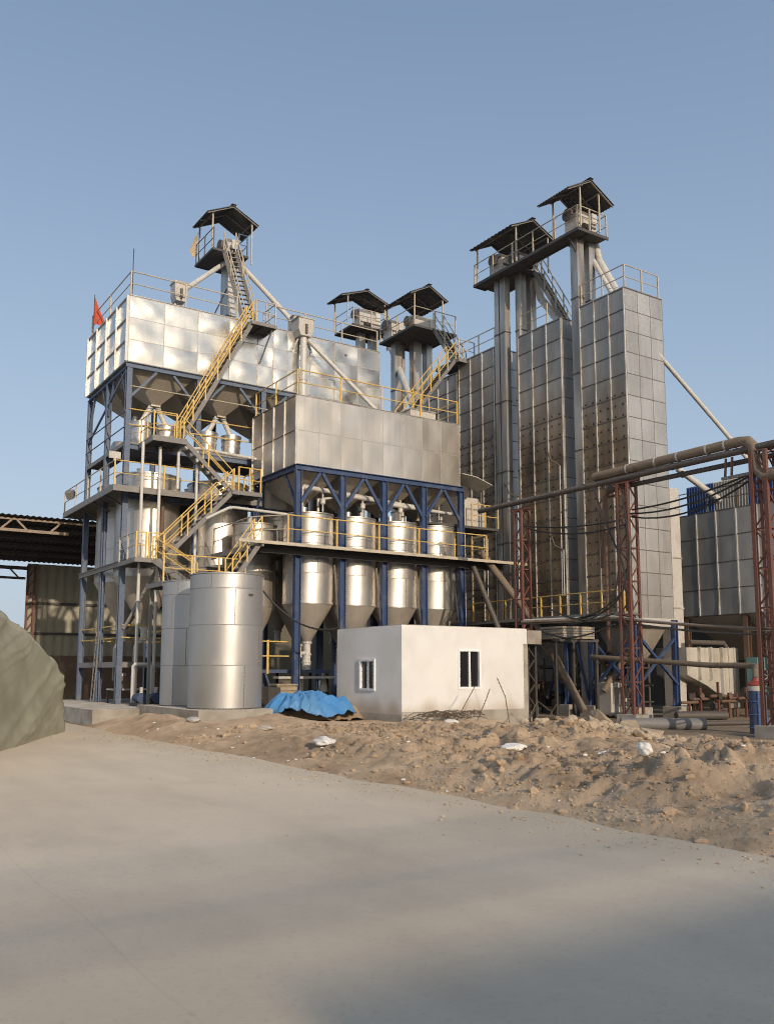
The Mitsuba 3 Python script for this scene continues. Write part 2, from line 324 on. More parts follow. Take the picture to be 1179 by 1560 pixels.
# ------------------------------------------------------------------ ground, road
def sstep(a, b, x): t = np.clip((x - a) / (b - a), 0, 1); return t * t * (3 - 2 * t)
def height(x, y):
    x, y = np.asarray(x, float), np.asarray(y, float); P = np.stack([x, y, np.zeros_like(x)], -1)
    edge = 7.42 + 0.30 * meshkit.fbm(P * (0.8, 0.8, 1) + 7, 4, 3)
    rough = meshkit.fbm(P * 0.9, 5, 1); ridg = 1 - np.abs(2 * meshkit.fbm(P * 1.9 + 31, 4, 5) - 1)
    z = 0.04 + 0.10 * sstep(7.5, 9.0, x) + 0.20 * (rough - 0.5)
    band = sstep(7.6, 9.2, x) * (1 - sstep(13.5, 16.5, x + 0.2 * (y - 12))) * sstep(-2, 3, y) * (1 - sstep(17, 22, y))
    z = z + band * (0.16 * ridg ** 2 + 0.24 * (rough - 0.45) + 0.05)
    z = z + 0.16 * np.exp(-((x - 14.5) / 5.5) ** 2 - ((y - 20.4) / 2.6) ** 2)
    hp = np.exp(-((x - 10.0) / 0.95) ** 2 - ((y - 7.2) / 0.95) ** 2)
    z = z + hp * (0.46 + 0.30 * (ridg - 0.6))
    hp = np.exp(-((x - 12.6) / 1.7) ** 2 - ((y - 13.4) / 1.2) ** 2)
    z = z + hp * (0.22 + 0.2 * (ridg - 0.6))
    hp = np.exp(-((x - 8.6) / 0.8) ** 2 - ((y - 24.6) / 3.2) ** 2) + np.exp(-((x - 10.6) / 1.6) ** 2 - ((y - 22.6) / 1.1) ** 2); z = z + hp * (0.26 + 0.3 * (rough - 0.5))
    far = np.clip((np.abs(x - 14) - 12) / 14, 0, 1) + np.clip((np.abs(y - 14) - 16) / 14, 0, 1)
    z = z * (1 - np.clip(far, 0, 1)) + (-0.02) * np.clip(far, 0, 1)
    clus = sstep(0.47, 0.60, meshkit.fbm(P * (0.55, 0.55, 1) + 3, 3, 21))
    z = z + band * clus * (0.16 * (meshkit.noise(P * 4.3, 8) - 0.35) + 0.12 * (meshkit.noise(P * 8.5, 9) - 0.4))
    flat = sstep(17.0, 19.5, x); z = z * (1 - flat) + flat * (0.0 + 0.05 * (rough - 0.5))
    on = sstep(edge - 0.18, edge + 0.30, x)
    return -0.05 + on * (z + 0.05)
xs = np.concatenate([[-900, -300, -100, -40, -20, -10, -4, 0, 4, 6, 6.8], np.arange(7.0, 15.0, 0.065), np.arange(15.0, 27, 0.25), [28, 32, 40, 60, 120, 300, 900]])
ys = np.concatenate([[-900, -300, -100, -40, -20, -10, -4, 0, 2], np.arange(3.0, 20, 0.075), np.arange(20.0, 31, 0.2), [32, 36, 44, 60, 120, 300, 900]])
gx, gy = np.meshgrid(xs, ys, indexing='xy'); gz = height(gx, gy)
ii = np.arange(len(xs) * len(ys)).reshape(len(ys), len(xs))
gf = np.stack([ii[:-1, :-1].ravel(), ii[:-1, 1:].ravel(), ii[1:, 1:].ravel(), ii[1:, :-1].ravel()], 1)
solo('ground', (np.stack([gx.ravel(), gy.ravel(), gz.ravel()], 1), gf), 'dirt', 'bare brown earth of the yard with a churned berm along the concrete road', 'ground', True, kind='structure')
rx, ry = np.meshgrid([-60, -30, -10, 0, 2.5, 5, 7.7], np.concatenate([np.linspace(-60, 0, 7), np.linspace(2, 60, 30)]), indexing='xy')
ri = np.arange(rx.size).reshape(rx.shape)
solo('road', (np.stack([rx.ravel(), ry.ravel(), 0 * rx.ravel()], 1), np.stack([ri[:-1, :-1].ravel(), ri[:-1, 1:].ravel(), ri[1:, 1:].ravel(), ri[1:, :-1].ravel()], 1)), 'concrete_road', 'wide pale concrete road with a thin crack in the foreground', 'road', kind='structure')

def gz_at(x, y): return float(height(np.array([x]), np.array([y]))[0])
def lump(r, seed, k=2, sq=(1, 1, 1), rough=0.55, flat=0.0):
    m = trimesh.creation.icosphere(subdivisions=k, radius=1.0); v = m.vertices.copy()
    d = meshkit.fbm(v * 1.3 + seed * 3.7, 3, seed % 97)
    v = v * (0.75 + rough * (d[:, None] - 0.25)) * np.array(sq) * r
    return v, m.faces
# loose clods (nobody could count them)
cm = M()
base = [trimesh.creation.icosphere(subdivisions=1 if k % 3 == 0 else 0, radius=1.0) for k in range(6)]
bv = [b.vertices * (0.65 + 0.8 * meshkit.fbm(b.vertices * 1.7 + 9 * i, 2, i)[:, None]) for i, b in enumerate(base)]
cand = np.stack([rng.uniform(7.5, 15.5, 90000), rng.uniform(3.2, 21, 90000)], 1)
P0 = np.concatenate([cand * 0.55 + 3, np.full((90000, 1), 3.0)], 1)
dens = np.where(cand[:, 0] < 13.5, 1, 0.4) * (0.10 + np.clip((meshkit.fbm(P0, 3, 21) - 0.44) / 0.14, 0, 1)) + 0.8 * np.exp(-((cand[:, 0] - 10.0) / 1.2) ** 2 - ((cand[:, 1] - 7.4) / 1.2) ** 2)
dens *= np.where((cand[:, 1] > 16) & (cand[:, 0] > 11), 0.5, 1)
cand = cand[rng.uniform(size=90000) < dens][:19000]
cz_ = height(cand[:, 0], cand[:, 1])
for (x, y), zg in zip(cand, cz_):
    r = min(0.085, 0.009 + 0.0065 * rng.pareto(2.2)) * (0.7 + 0.03 * y)
    i = rng.integers(6); a = rng.uniform(0, 6.28); R = np.array([[math.cos(a), -math.sin(a), 0], [math.sin(a), math.cos(a), 0], [0, 0, 1]])
    v = (bv[i] * (1, rng.uniform(0.6, 1), rng.uniform(0.45, 0.85))) @ R.T * r + (x, y, zg + r * 0.2)
    cm.add(v, base[i].faces)
solo('dirt_clods', cm, 'dirt', 'loose clods and crumbs of brown earth along the road edge', 'clods', kind='stuff')

gm = M(); cand = np.stack([7.45 - rng.exponential(0.35, 900), rng.uniform(3.3, 26, 900)], 1)
for x, y in cand:
    r = min(0.03, 0.005 + 0.005 * rng.exponential(1.0)); i = rng.integers(6)
    gm.add(bv[i] * r * (1, 0.8, 0.6) + (x, y, r * 0.35), base[i].faces)
solo('road_grit', gm, 'rubble_stone', 'grit and small stones strewn over the edge of the concrete road', 'grit', kind='stuff')
# ------------------------------------------------------------------ upper left bin on its grey-blue frame
LX0, LX1, LY0, LY1, LZ0, LZ1 = 9.80, 21.08, 32.55, 38.0, 13.27, 15.83
key = thing('grain_bin', 'long bright stainless panelled bin on the taller grey-blue frame at left', 'grain bin')
part(key, 'shell', M().box(LX0 + 0.03, LX1 - 0.03, LY0 + 0.03, LY1, LZ0, LZ1 - 0.02), 'galv_seam')
zs = [LZ0, LZ0 + 0.86, LZ0 + 1.72, LZ1]
div = [0, 1.37, 2.74, 4.07, 5.31, 6.02, 6.68, 7.75, 8.95, 10.12, 11.28]
clad(key, LX0, LX1, LY0, LY1, zs, [d / 11.28 for d in div], FRONT, 'steel_bin', 0.03, rib='seam_grey', seam='seam_grey', ribw=0.035, ribd=0.03, seamw=0.03)
clad(key, LX0, LX1, LY0, LY1, zs, [0, 0.25, 0.5, 0.75, 1], LEFT, 'steel_bin', 0.02, rib='rib_bright', seam='seam_grey', ribw=0.06, ribd=0.11, seamw=0.05, seamd=0.06)
part(key, 'roof', M().box(LX0 - 0.02, LX1 + 0.02, LY0 - 0.02, LY1 + 0.02, LZ1 + 0.035, LZ1 + 0.06), 'galv_leg')
def hopper(key, x0, x1, y0, y1, zt, cx, cy, zb, r=0.16, m='steel_hopper'):
    t = [(x0, y0, zt), (x1, y0, zt), (x1, y1, zt), (x0, y1, zt)]; b = [(cx + sx * r, cy + sy * r, zb) for sx, sy in ((-1, -1), (1, -1), (1, 1), (-1, 1))]
    mm = M().add(t + b, [[0, 4, 5, 1], [1, 5, 6, 2], [2, 6, 7, 3], [3, 7, 4, 0]])
    mm.box(cx - r - 0.03, cx + r + 0.03, cy - r - 0.03, cy + r + 0.03, zb - 0.06, zb)
    return part(key, 'hopper', mm, m)
Lc = [9.92, 12.68, 15.46, 18.24, 20.98]; Lr = [32.68, 35.2, 37.9]
for i in range(4):
    for j in range(2):
        hopper(key, Lc[i] + 0.02, Lc[i + 1] - 0.02, Lr[j] + 0.02, Lr[j + 1] - 0.02, LZ0 - 0.05, (Lc[i] + Lc[i + 1]) / 2 + 0.05, (Lr[j] + Lr[j + 1]) / 2, 12.12)
rk = thing('roof_railing', 'pale pipe railing round the top of the tall left bin', 'railing')
rail(rk, [(LX0 + 0.05, LY1 - 0.1, LZ1 + 0.06), (LX0 + 0.05, LY0 + 0.05, LZ1 + 0.06)], 'paint_palerail', 0.95, 0.025, step=2.6)
rail(rk, [(LX0 + 0.05, LY0 + 0.05, LZ1 + 0.06), (14.2, LY0 + 0.05, LZ1 + 0.06)], 'paint_palerail', 0.95, 0.025, step=2.2)
rail(rk, [(15.5, LY0 + 0.05, LZ1 + 0.06), (LX1 - 0.1, LY0 + 0.05, LZ1 + 0.06)], 'paint_palerail', 0.95, 0.025, step=1.9)
mt = thing('lightning_rod', 'thin dark rod standing at the front corner of the tall left bin roof', 'rod')
part(mt, 'rod', M().tube([(LX0 + 0.15, LY0 + 0.2, LZ1 + 0.06), (LX0 + 0.15, LY0 + 0.2, LZ1 + 2.0)], 0.018, 5), 'machine_dark')
part(mt, 'base', M().box(LX0 + 0.08, LX0 + 0.22, LY0 + 0.13, LY0 + 0.27, LZ1 + 0.06, LZ1 + 0.12), 'machine_dark')
fl = thing('flag', 'small triangular red flag on a pole at the left end of the bright bin', 'flag')
part(fl, 'pole', M().tube([(LX0 - 0.06, 37.3, LZ1 - 0.3), (LX0 - 0.06, 37.3, LZ1 + 1.75)], 0.018, 5), 'machine_dark')
fm = M()
for i in range(6):
    for j in range(2): pass
fv, ff = [], []
for i in range(7):
    t = i / 6; hh = 0.62 * (1 - t) + 0.05
    for j in range(4):
        fv.append((LX0 - 0.06 + 0.42 * t, 37.3 - 0.28 * t + 0.05 * math.sin(5 * t + j), LZ1 + 1.1 - 0.75 * t - hh * (j / 3 - 0.5) * 1.9))
for i in range(6):
    for j in range(3): ff.append([i * 4 + j, i * 4 + j + 1, (i + 1) * 4 + j + 1, (i + 1) * 4 + j])
part(fl, 'cloth', M().add(fv, ff), 'flag_red', True)

# the frame
fr = thing('support_frame', 'tall grey-blue steel column frame carrying the long bright bin at left', 'steel frame')
G = 'paint_greyblue'
for j, y in enumerate(Lr):
    for i, x in enumerate(Lc):
        if j == 1 and i in (1, 2, 3): continue
        part(fr, 'column', M().ibeam((x, y, 0.5), (x, y, LZ0 - 0.2), 0.2, 0.2, (0, 1, 0) if j == 0 else (1, 0, 0)), G)
part(fr, 'ring_beam', M().ibeam((LX0 - 0.02, LY0 + 0.08, LZ0 - 0.11), (LX1, LY0 + 0.08, LZ0 - 0.11), 0.16, 0.2, (0, 0, 1)), G)
part(fr, 'ring_beam', M().ibeam((LX0 + 0.08, LY0 + 0.18, LZ0 - 0.11), (LX0 + 0.08, LY1, LZ0 - 0.11), 0.16, 0.2, (0, 0, 1)), G)
for i in range(4):
    for s, x in ((1, Lc[i]), (-1, Lc[i + 1])):
        part(fr, 'knee_brace', M().bar((x + s * 0.08, LY0 + 0.1, LZ0 - 1.3), (x + s * 1.05, LY0 + 0.1, LZ0 - 0.22), 0.09, 0.09), G)
for j in range(2):
    for s, y in ((1, Lr[j]), (-1, Lr[j + 1])):
        part(fr, 'knee_brace', M().bar((LX0 + 0.1, y + s * 0.08, LZ0 - 1.5), (LX0 + 0.1, y + s * 0.75, LZ0 - 0.22), 0.08, 0.08), G)
part(fr, 'cross_brace', M().bar((LX0 + 0.06, 37.8, 11.2), (LX0 + 0.06, 32.8, 13.0), 0.07, 0.07), G)
for z in (10.05, 8.15):
    part(fr, 'floor_beam', M().ibeam((9.9, LY0 + 0.16, z), (21.0, LY0 + 0.16, z), 0.12, 0.2, (0, 0, 1)), G)
for z in (5.6,):
    part(fr, 'floor_beam', M().ibeam((LX0 + 0.02, 31.5, z), (LX0 + 0.02, 38.2, z), 0.12, 0.2, (0, 0, 1)), 'beam_grey')
    part(fr, 'floor_beam', M().ibeam((11.0, LY0 + 0.16, z), (21.0, LY0 + 0.16, z), 0.12, 0.2, (0, 0, 1)), 'beam_grey')
part(fr, 'cross_brace', M().bar((10.95, 31.7, 5.5), (10.0, 32.5, 3.2), 0.09, 0.09), 'beam_grey')
for x in (9.92, 12.68): part(fr, 'ladder_side', M().bar((x - 0.02, 35.0, 0.5), (x - 0.02, 35.06, 8.0), 0.05, 0.05), G) if x < 10 else None
lad = thing('cat_ladder', 'narrow grey steel ladder leaning beside the middle left column', 'ladder')
for s in (-0.18, 0.18): part(lad, 'rail', M().bar((9.72, 34.75 + s + 0.5, 0.5), (9.72, 34.75 + s, 3.2), 0.04, 0.04), 'beam_grey')
for k in range(9): part(lad, 'rung', M().bar((9.72, 35.07 - 0.052 * k, 0.75 + k * 0.28), (9.72, 35.43 - 0.052 * k, 0.75 + k * 0.28), 0.03, 0.03), 'beam_grey')
for n, y0 in (('ground', 32.62),):
    gr = thing('guard_rail', 'two yellow guard rails low across the foot of the left frame', 'railing')
    for z in (2.9, 3.35):
        part(gr, 'rail', M().tube([(9.95, 38.0, z), (9.95, 32.6, z)], 0.026, 6), 'paint_yellow', True)
        part(gr, 'rail', M().tube([(9.95, 32.55, z), (14.4, 32.55, z)], 0.026, 6), 'paint_yellow', True)
        part(gr, 'rail', M().tube([(9.95, 37.9, z + 0.02), (13.5, 37.9, z + 0.02)], 0.026, 6), 'paint_yellow', True)
        part(gr, 'rail', M().tube([(12.7, 37.0, z - 0.02), (12.7, 32.6, z - 0.02)], 0.026, 6), 'paint_yellow', True)
tf = thing('pump_floor', 'dark low steel floor with beams between the feet of the left frame', 'platform')
part(tf, 'deck', M().box(9.9, 14.3, 32.9, 37.6, 1.95, 2.0), 'deck_dark')
part(tf, 'edge_beam', M().box(9.9, 14.3, 32.78, 32.9, 1.82, 2.02), 'beam_grey'); part(tf, 'edge_beam', M().box(9.84, 9.9, 32.8, 37.9, 1.82, 2.02), 'beam_grey')

def silo(name, label, cx, cy, r, z0, z1, zt, m='steel_silo', courses=3, group=None, rt=0.13, n=40, lid=True):
    key = thing(name, label, 'silo', group)
    zz = np.linspace(z0, z1, courses + 1)
    for i in range(courses):
        part(key, 'shell_course', M().lathe(cx, cy, [(r - 0.012, zz[i]), (r, zz[i] + 0.012), (r, zz[i + 1] - 0.012), (r - 0.012, zz[i + 1])], n), m, 30)
    for i in range(courses - 1):
        a = rng.uniform(0, 1) - 1.9
        part(key, 'weld_seam', M().bar((cx + (r + 0.002) * math.cos(a), cy + (r + 0.002) * math.sin(a), zz[i] + 0.02), (cx + (r + 0.002) * math.cos(a), cy + (r + 0.002) * math.sin(a), zz[i + 1] - 0.02), 0.012, 0.006), 'galv_seam')
    part(key, 'cone', M().lathe(cx, cy, [(rt, zt), (r - 0.004, z0 - 0.012)], n), 'steel_cone', True)
    part(key, 'rim_ring', M().lathe(cx, cy, [(r + 0.0, z0 - 0.03), (r + 0.02, z0 - 0.02), (r + 0.02, z0 + 0.02), (r, z0 + 0.03)], n), m, 40)
    if lid:
        part(key, 'lid', M().lathe(cx, cy, [(r, z1), (r + 0.03, z1 + 0.01), (r + 0.03, z1 + 0.05), (r * 0.5, z1 + 0.12), (0.001, z1 + 0.16)], n), m, 40)
        mh = M().lathe(cx - r * 0.4, cy - r * 0.35, [(0.12, z1 + 0.05), (0.12, z1 + 0.24), (0.14, z1 + 0.24), (0.14, z1 + 0.28), (0.001, z1 + 0.28)], 14)
        part(key, 'inlet', mh, m, 40)
    o = M().lathe(cx, cy, [(rt + 0.05, zt + 0.02), (rt + 0.05, zt - 0.05), (rt, zt - 0.05), (rt, zt - 0.42), (rt + 0.04, zt - 0.42), (rt + 0.04, zt - 0.48), (0.01, zt - 0.48)], 16)
    part(key, 'outlet', o, 'pipe_pale', 40)
    return key
where = {0: 'front left', 1: 'second from left in front', 2: 'third from left in front', 3: 'rightmost in front'}
xs4 = [11.25, 14.15, 16.95, 19.6]
for i in range(4):
    silo('hopper_silo', f'large stainless silo under the tall left bin, {where[i]} row', xs4[i], 34.0, 1.22, 5.25, 9.15, 3.35, courses=3)
for i in range(2):
    silo('hopper_silo', f'large stainless silo at the back of the left frame, {("left end", "behind the second front silo")[i]}', (11.3, 14.2)[i], 36.75, 1.22, 5.25, 9.15, 3.35, courses=3)

# surge drums under the hoppers and their inverted-V spouts
dk = 0
for hx in (Lc[0] + Lc[1]) / 2 + 0.05, (Lc[1] + Lc[2]) / 2 + 0.05:
    for s in (-1, 1):
        dx = hx + s * 0.52
        names = ['left drum of the left pair', 'right drum of the left pair', 'left drum of the right pair', 'right drum of the right pair']
        d = thing('surge_drum', f'small shiny stainless drum on the upper floor, {names[dk]}', 'drum')
        part(d, 'body', M().lathe(dx, 33.95, [(0.36, 10.3), (0.36, 10.62), (0.375, 10.62), (0.375, 10.66), (0.38, 11.1), (0.41, 11.12), (0.41, 11.3)], 28), 'steel_silo', 30)
        part(d, 'lid', M().lathe(dx, 33.95, [(0.41, 11.3), (0.43, 11.3), (0.43, 11.34), (0.001, 11.38)], 28), 'steel_silo', 30)
        part(d, 'band', M().lathe(dx, 33.95, [(0.375, 10.86), (0.395, 10.87), (0.395, 10.91), (0.375, 10.92)], 28), 'galv_rib', 30)
        sp = thing('chute', f'pale round chute running down from a hopper into the {names[dk]}', 'chute')
        part(sp, 'pipe', M().tube([(hx + s * 0.12, 33.95, 12.1), (hx + s * 0.48, 33.95, 11.42)], 0.105, 12), 'pipe_pale', 40)
        part(sp, 'collar', M().tube([(hx + s * 0.485, 33.95, 11.41), (hx + s * 0.5, 33.95, 11.38)], 0.13, 12), 'pipe_pale', 40)
        dk += 1
d = thing('surge_drum', 'low tilted stainless drum on the upper floor beside the left column', 'drum')
part(d, 'body', M().lathe(10.65, 35.9, [(0.4, 10.3), (0.42, 10.7), (0.3, 10.95), (0.001, 11.0)], 24), 'steel_silo', 30)
part(d, 'chute', M().tube([(10.8, 35.7, 11.0), (11.1, 35.4, 12.0)], 0.12, 10), 'steel_silo', 40)

# floors of the left frame
platform('upper_floor', 'upper steel floor of the left frame with grey rails, carrying the small drums', 9.9, 21.0, 32.75, 35.2, 10.22, [], 'paint_palerail')
part('upper_floor', 'deck', M().box(9.9, 10.7, 35.26, 38.0, 10.17, 10.22), 'deck_dark'); part('upper_floor', 'edge_beam', M().box(9.85, 9.9, 35.26, 38.0, 10.08, 10.24), 'beam_grey')
ur = thing('floor_railing', 'grey and yellow pipe railing along the upper floor of the left frame', 'railing')
for z in (10.75, 11.35):
    part(ur, 'rail', M().tube([(9.8, 37.9, z), (9.8, 32.6, z)], 0.024, 6), G, True)
    part(ur, 'rail', M().tube([(9.95, 32.56, z + 0.1), (17.5, 32.56, z + 0.1)], 0.024, 6), 'paint_yellow', True)
part(ur, 'rail', M().tube([(9.95, 32.6, 12.35), (17.5, 32.6, 12.35)], 0.022, 6), 'paint_palerail', True)
key = platform('wide_walkway', 'wide dark walkway with yellow railing round the big silos of the left frame', 9.25, 15.0, 31.75, 38.8, 8.32, [[(12.9, 31.75), (9.25, 31.75)]], 'paint_yellow', edge=0.2, step=1.9)
rail(f'{key}__railing', [(9.25, 31.75, 8.32), (9.25, 38.8, 8.32)], 'paint_palerail', 0.92, 0.022, step=1.75, ends=(False, True))
for y in (33.0, 34.6, 36.4, 38.0): part(key, 'bracket', M().bar((9.3, y, 8.15), (9.95, y, 7.85), 0.06, 0.06), 'deck_dark')
sg = thing('notice_plate', 'small blank pale plate on the corner post of the wide walkway railing', 'plate')
part(sg, 'plate', M().box(9.0, 9.42, 31.66, 31.69, 9.27, 9.52), 'sheet_pale'); part(sg, 'clip', M().box(9.18, 9.26, 31.69, 31.73, 9.2, 9.3), 'galv_rib')
lamp = thing('floodlight', 'small grey floodlight on the far left rail of the wide walkway', 'light')
part(lamp, 'housing', M().bar((9.25, 37.6, 9.0), (9.05, 37.4, 8.8), 0.25, 0.3), 'beam_grey'); part(lamp, 'bracket', M().bar((9.25, 37.6, 8.8), (9.25, 37.6, 9.0), 0.05, 0.05), 'beam_grey')
key = platform('lower_landing', 'small lower landing with yellow rails at the foot of the first stair', 9.75, 10.75, 30.6, 32.55, 5.6, [[(9.75, 30.6), (10.1, 30.6)]], 'paint_yellow', step=0.5)
rail(f'{key}__railing', [(9.75, 30.6, 5.6), (9.75, 32.5, 5.6)], 'paint_palerail', step=1.0, ends=(False, True))
rail(f'{key}__railing', [(10.2, 30.6, 5.6), (10.75, 30.6, 5.6)], 'paint_yellow', step=0.28)
platform('middle_landing', 'yellow railed landing between the first and second stair', 13.3, 14.4, 30.5, 32.0, 8.35, [[(13.5, 30.5), (14.4, 30.5), (14.4, 32.0)], [(13.6, 32.0), (14.4, 32.0)]], 'paint_yellow', step=0.6)
platform('third_landing', 'yellow railed landing between the second and third stair', 10.4, 11.6, 31.05, 32.5, 10.15, [[(10.4, 32.5), (10.4, 31.05), (11.25, 31.05)]], 'paint_yellow', edge=0.18, step=0.7)
platform('top_landing', 'landing beside the top edge of the bright bin with pale rails', 14.35, 15.35, 31.4, 32.5, 15.45, [[(14.5, 31.4), (15.35, 31.4), (15.35, 32.5)]], 'paint_palerail', edge=0.12, step=0.7)
part('top_landing', 'strut', M().bar((15.2, 32.5, 14.2), (15.25, 31.5, 15.3), 0.05, 0.05), 'beam_grey')
stairs('stair_flight', 'long yellow railed stair rising from the lower landing to the right', (10.72, 30.9, 5.6), (13.35, 30.9, 8.35), 0.62, 13, 'paint_yellow', posts=3)
stairs('stair_flight', 'yellow railed stair rising to the left above the wide walkway', (13.5, 31.3, 8.35), (11.55, 31.4, 10.15), 0.55, 9, 'paint_yellow', posts=2)
stairs('stair_flight', 'steep yellow railed stair crossing the front of the bright bin', (11.55, 31.8, 10.15), (14.4, 31.8, 15.45), 0.62, 20, 'paint_yellow', posts=6)
for k in range(2):
    o = -0.32 + 0.64 * k
    part('stair_flight_002__railing', 'handrail', M().tube([(11.55, 31.8 + o, 10.15 + 0.6), (14.4, 31.8 + o, 15.45 + 0.6)], 0.022, 6), 'paint_yellow', True)
stairs('stair_flight', 'steep narrow stair rising from the bright bin roof to the leftmost head tower', (15.15, 33.3, LZ1 + 0.06), (14.55, 34.3, 19.6), 0.5, 17, 'paint_palerail', posts=3, side=(0.95, -0.3, 0), deep=0.14)

# white pipes up the front of the left frame
def pipe(name, label, pts, r, m, n=10, cat='pipe', group=None, flanges=0, fr=1.45):
    key = thing(name, label, cat, group)
    part(key, 'run', M().tube(pts, r, n), m, 50)
    pts = [np.array(p, float) for p in pts]
    for k in range(flanges):
        i = min(len(pts) - 2, int((k + 0.5) / flanges * (len(pts) - 1))); f = ((k + 0.5) / flanges * (len(pts) - 1)) - i
        c = pts[i] + (pts[i + 1] - pts[i]) * f; d = pts[i + 1] - pts[i]; d /= np.linalg.norm(d)
        part(key, 'flange', M().tube([c - d * 0.02, c + d * 0.02], r * fr, n), m, 50)
    return key
def sag(p, q, drop, n=10):
    p, q = np.array(p, float), np.array(q, float)
    return [p + (q - p) * t - np.array((0, 0, drop * 4 * t * (1 - t))) for t in np.linspace(0, 1, n)]
pipe('riser_pipe', 'tall pale riser pipe nearest the front left column', [(10.2, 31.6, 0.5), (10.2, 31.6, 5.4), (10.2, 31.6, 10.0)], 0.06, 'pipe_pale', flanges=4)
pipe('riser_pipe', 'second tall pale riser pipe in front of the big left silo', [(10.85, 31.6, 0.5), (10.85, 31.6, 9.9)], 0.06, 'pipe_pale', flanges=4)
pipe('riser_pipe', 'bent pale pipe rising past the middle of the wide walkway', [(11.55, 31.6, 8.4), (11.55, 31.6, 9.75), (11.65, 31.6, 9.95), (12.4, 31.6, 10.05), (16.5, 31.9, 9.95)], 0.06, 'pipe_pale', flanges=3)
pipe('riser_pipe', 'pale pipe right of the bent riser above the wide walkway', [(12.3, 31.65, 4.9), (12.3, 31.65, 9.95)], 0.055, 'pipe_pale', flanges=3)
pipe('riser_pipe', 'dark brown upright pipe against the big front silo', [(11.35, 32.6, 6.2), (11.35, 32.6, 8.2)], 0.08, 'rust')
pipe('looped_pipe', 'pale square loop of pipe standing on the plinth', [(10.0, 31.3, 0.55), (10.0, 31.3, 1.85), (10.06, 31.3, 1.93), (10.6, 31.3, 1.93), (10.66, 31.3, 1.85), (10.66, 31.3, 0.6)], 0.05, 'pipe_pale')
for k, (x, l) in enumerate(((9.95, 'left'), (10.45, 'right'))):
    p = thing('pump', f'blue-grey pump with round casing on the plinth, {l} of two', 'pump')
    part(p, 'casing', M().tube([(x, 30.0, 0.78), (x, 30.28, 0.78)], 0.18, 16), 'machine_blue', 40)
    part(p, 'motor', M().tube([(x, 30.28, 0.78), (x, 30.75, 0.78)], 0.13, 12), 'machine_blue', 40)
    part(p, 'outlet', M().tube([(x, 30.12, 0.94), (x, 30.12, 1.15)], 0.06, 8), 'pipe_pale', 40)
    part(p, 'base', M().box(x - 0.18, x + 0.18, 29.95, 30.8, 0.5, 0.62), 'machine_dark')
for k, (x, y) in enumerate(((11.25, 34.0), (11.3, 36.75))):
    pipe('drop_pipe', f'pale elbow pipe below the {("front", "back")[k]} left silo outlet', [(x, y, 2.85), (x - 0.25, y, 2.75), (x - 0.32, y, 2.6), (x - 0.32, y, 1.3)], 0.07, 'pipe_pale')
mc = thing('tool_table', 'low pale table with small parts between the left frame columns', 'table')
part(mc, 'top', M().box(9.95, 11.5, 33.3, 34.2, 0.98, 1.04), 'sheet_pale')
for x, y in ((10.0, 33.35), (11.45, 33.35), (10.0, 34.15), (11.45, 34.15)): part(mc, 'leg', M().bar((x, y, 0.5), (x, y, 0.98), 0.06, 0.06), 'machine_dark')
pb = thing('machine_box', 'rusty square machine housing standing on the low pale table', 'machine'); part(pb, 'box', M().box(10.15, 10.6, 33.5, 33.95, 1.05, 1.5), 'brick'); part(pb, 'lid', M().lathe(10.36, 33.72, [(0.2, 1.5), (0.2, 1.62), (0.05, 1.7)], 14), 'sheet_pale', 40)

# plinths
solo('base_slab', M().box(7.85, 14.4, 28.35, 38.9, -0.1, 0.5), 'cement', 'low concrete slab under the left frame with a shaded left side', 'slab')
solo('tank_plinth', M().box(9.32, 11.55, 23.4, 28.6, 0.0, 0.62), 'cement', 'concrete plinth under the two upright steel tanks', 'plinth')

# ------------------------------------------------------------------ two upright tanks
def tank(label, cx, cy, r, z0, zz, seam_a):
    key = thing('storage_tank', label, 'tank')
    lv = [z0] + zz
    for i in range(len(zz)):
        co = part(key, 'shell_course', M().lathe(cx, cy, [(r - 0.014, lv[i]), (r, lv[i] + 0.014), (r, lv[i + 1] - 0.014), (r - 0.014, lv[i + 1])], 56), 'steel_tank', 30)
        a = seam_a[i]
        part(co, 'weld_seam', M().bar((cx + (r + 0.001) * math.cos(a), cy + (r + 0.001) * math.sin(a), lv[i] + 0.02), (cx + (r + 0.001) * math.cos(a), cy + (r + 0.001) * math.sin(a), lv[i + 1] - 0.02), 0.014, 0.006), 'galv_seam')
    part(key, 'roof', M().lathe(cx, cy, [(r, lv[-1]), (r + 0.015, lv[-1] + 0.005), (r + 0.015, lv[-1] + 0.03), (0.001, lv[-1] + 0.1)], 56), 'steel_tank', 30)
    part(key, 'base_ring', M().lathe(cx, cy, [(r + 0.03, z0 - 0.01), (r + 0.03, z0 + 0.025), (r, z0 + 0.03)], 56), 'galv_seam', 30)
    a = -1.35
    part(key, 'lug', M().box(cx + (r) * math.cos(a), cx + r * math.cos(a) + 0.12, cy + r * math.sin(a) - 0.05, cy + r * math.sin(a), lv[-1] - 0.62, lv[-1] - 0.57), 'machine_dark')
    return key
tank('large pale steel upright tank standing in front on the plinth', 10.65, 24.75, 1.07, 0.62, [1.85, 3.0, 4.05, 4.47], [-1.45, -0.9, -1.75, -2.4])
tank('pale steel tank half hidden behind the front tank', 10.72, 27.35, 1.05, 0.62, [1.85, 3.0, 4.05, 4.47], [-2.6, -2.2, -2.7, -2.5])
key = platform('tank_walkway', 'low walkway with yellow rails behind the two upright tanks', 10.0, 12.9, 28.45, 30.0, 4.6, [[(10.0, 28.45), (12.9, 28.45)]], 'paint_yellow', step=0.95)
rail(f'{key}__railing', [(12.9, 28.45, 4.6), (12.9, 30.0, 4.6)], 'paint_yellow', step=0.8, ends=(False, True))
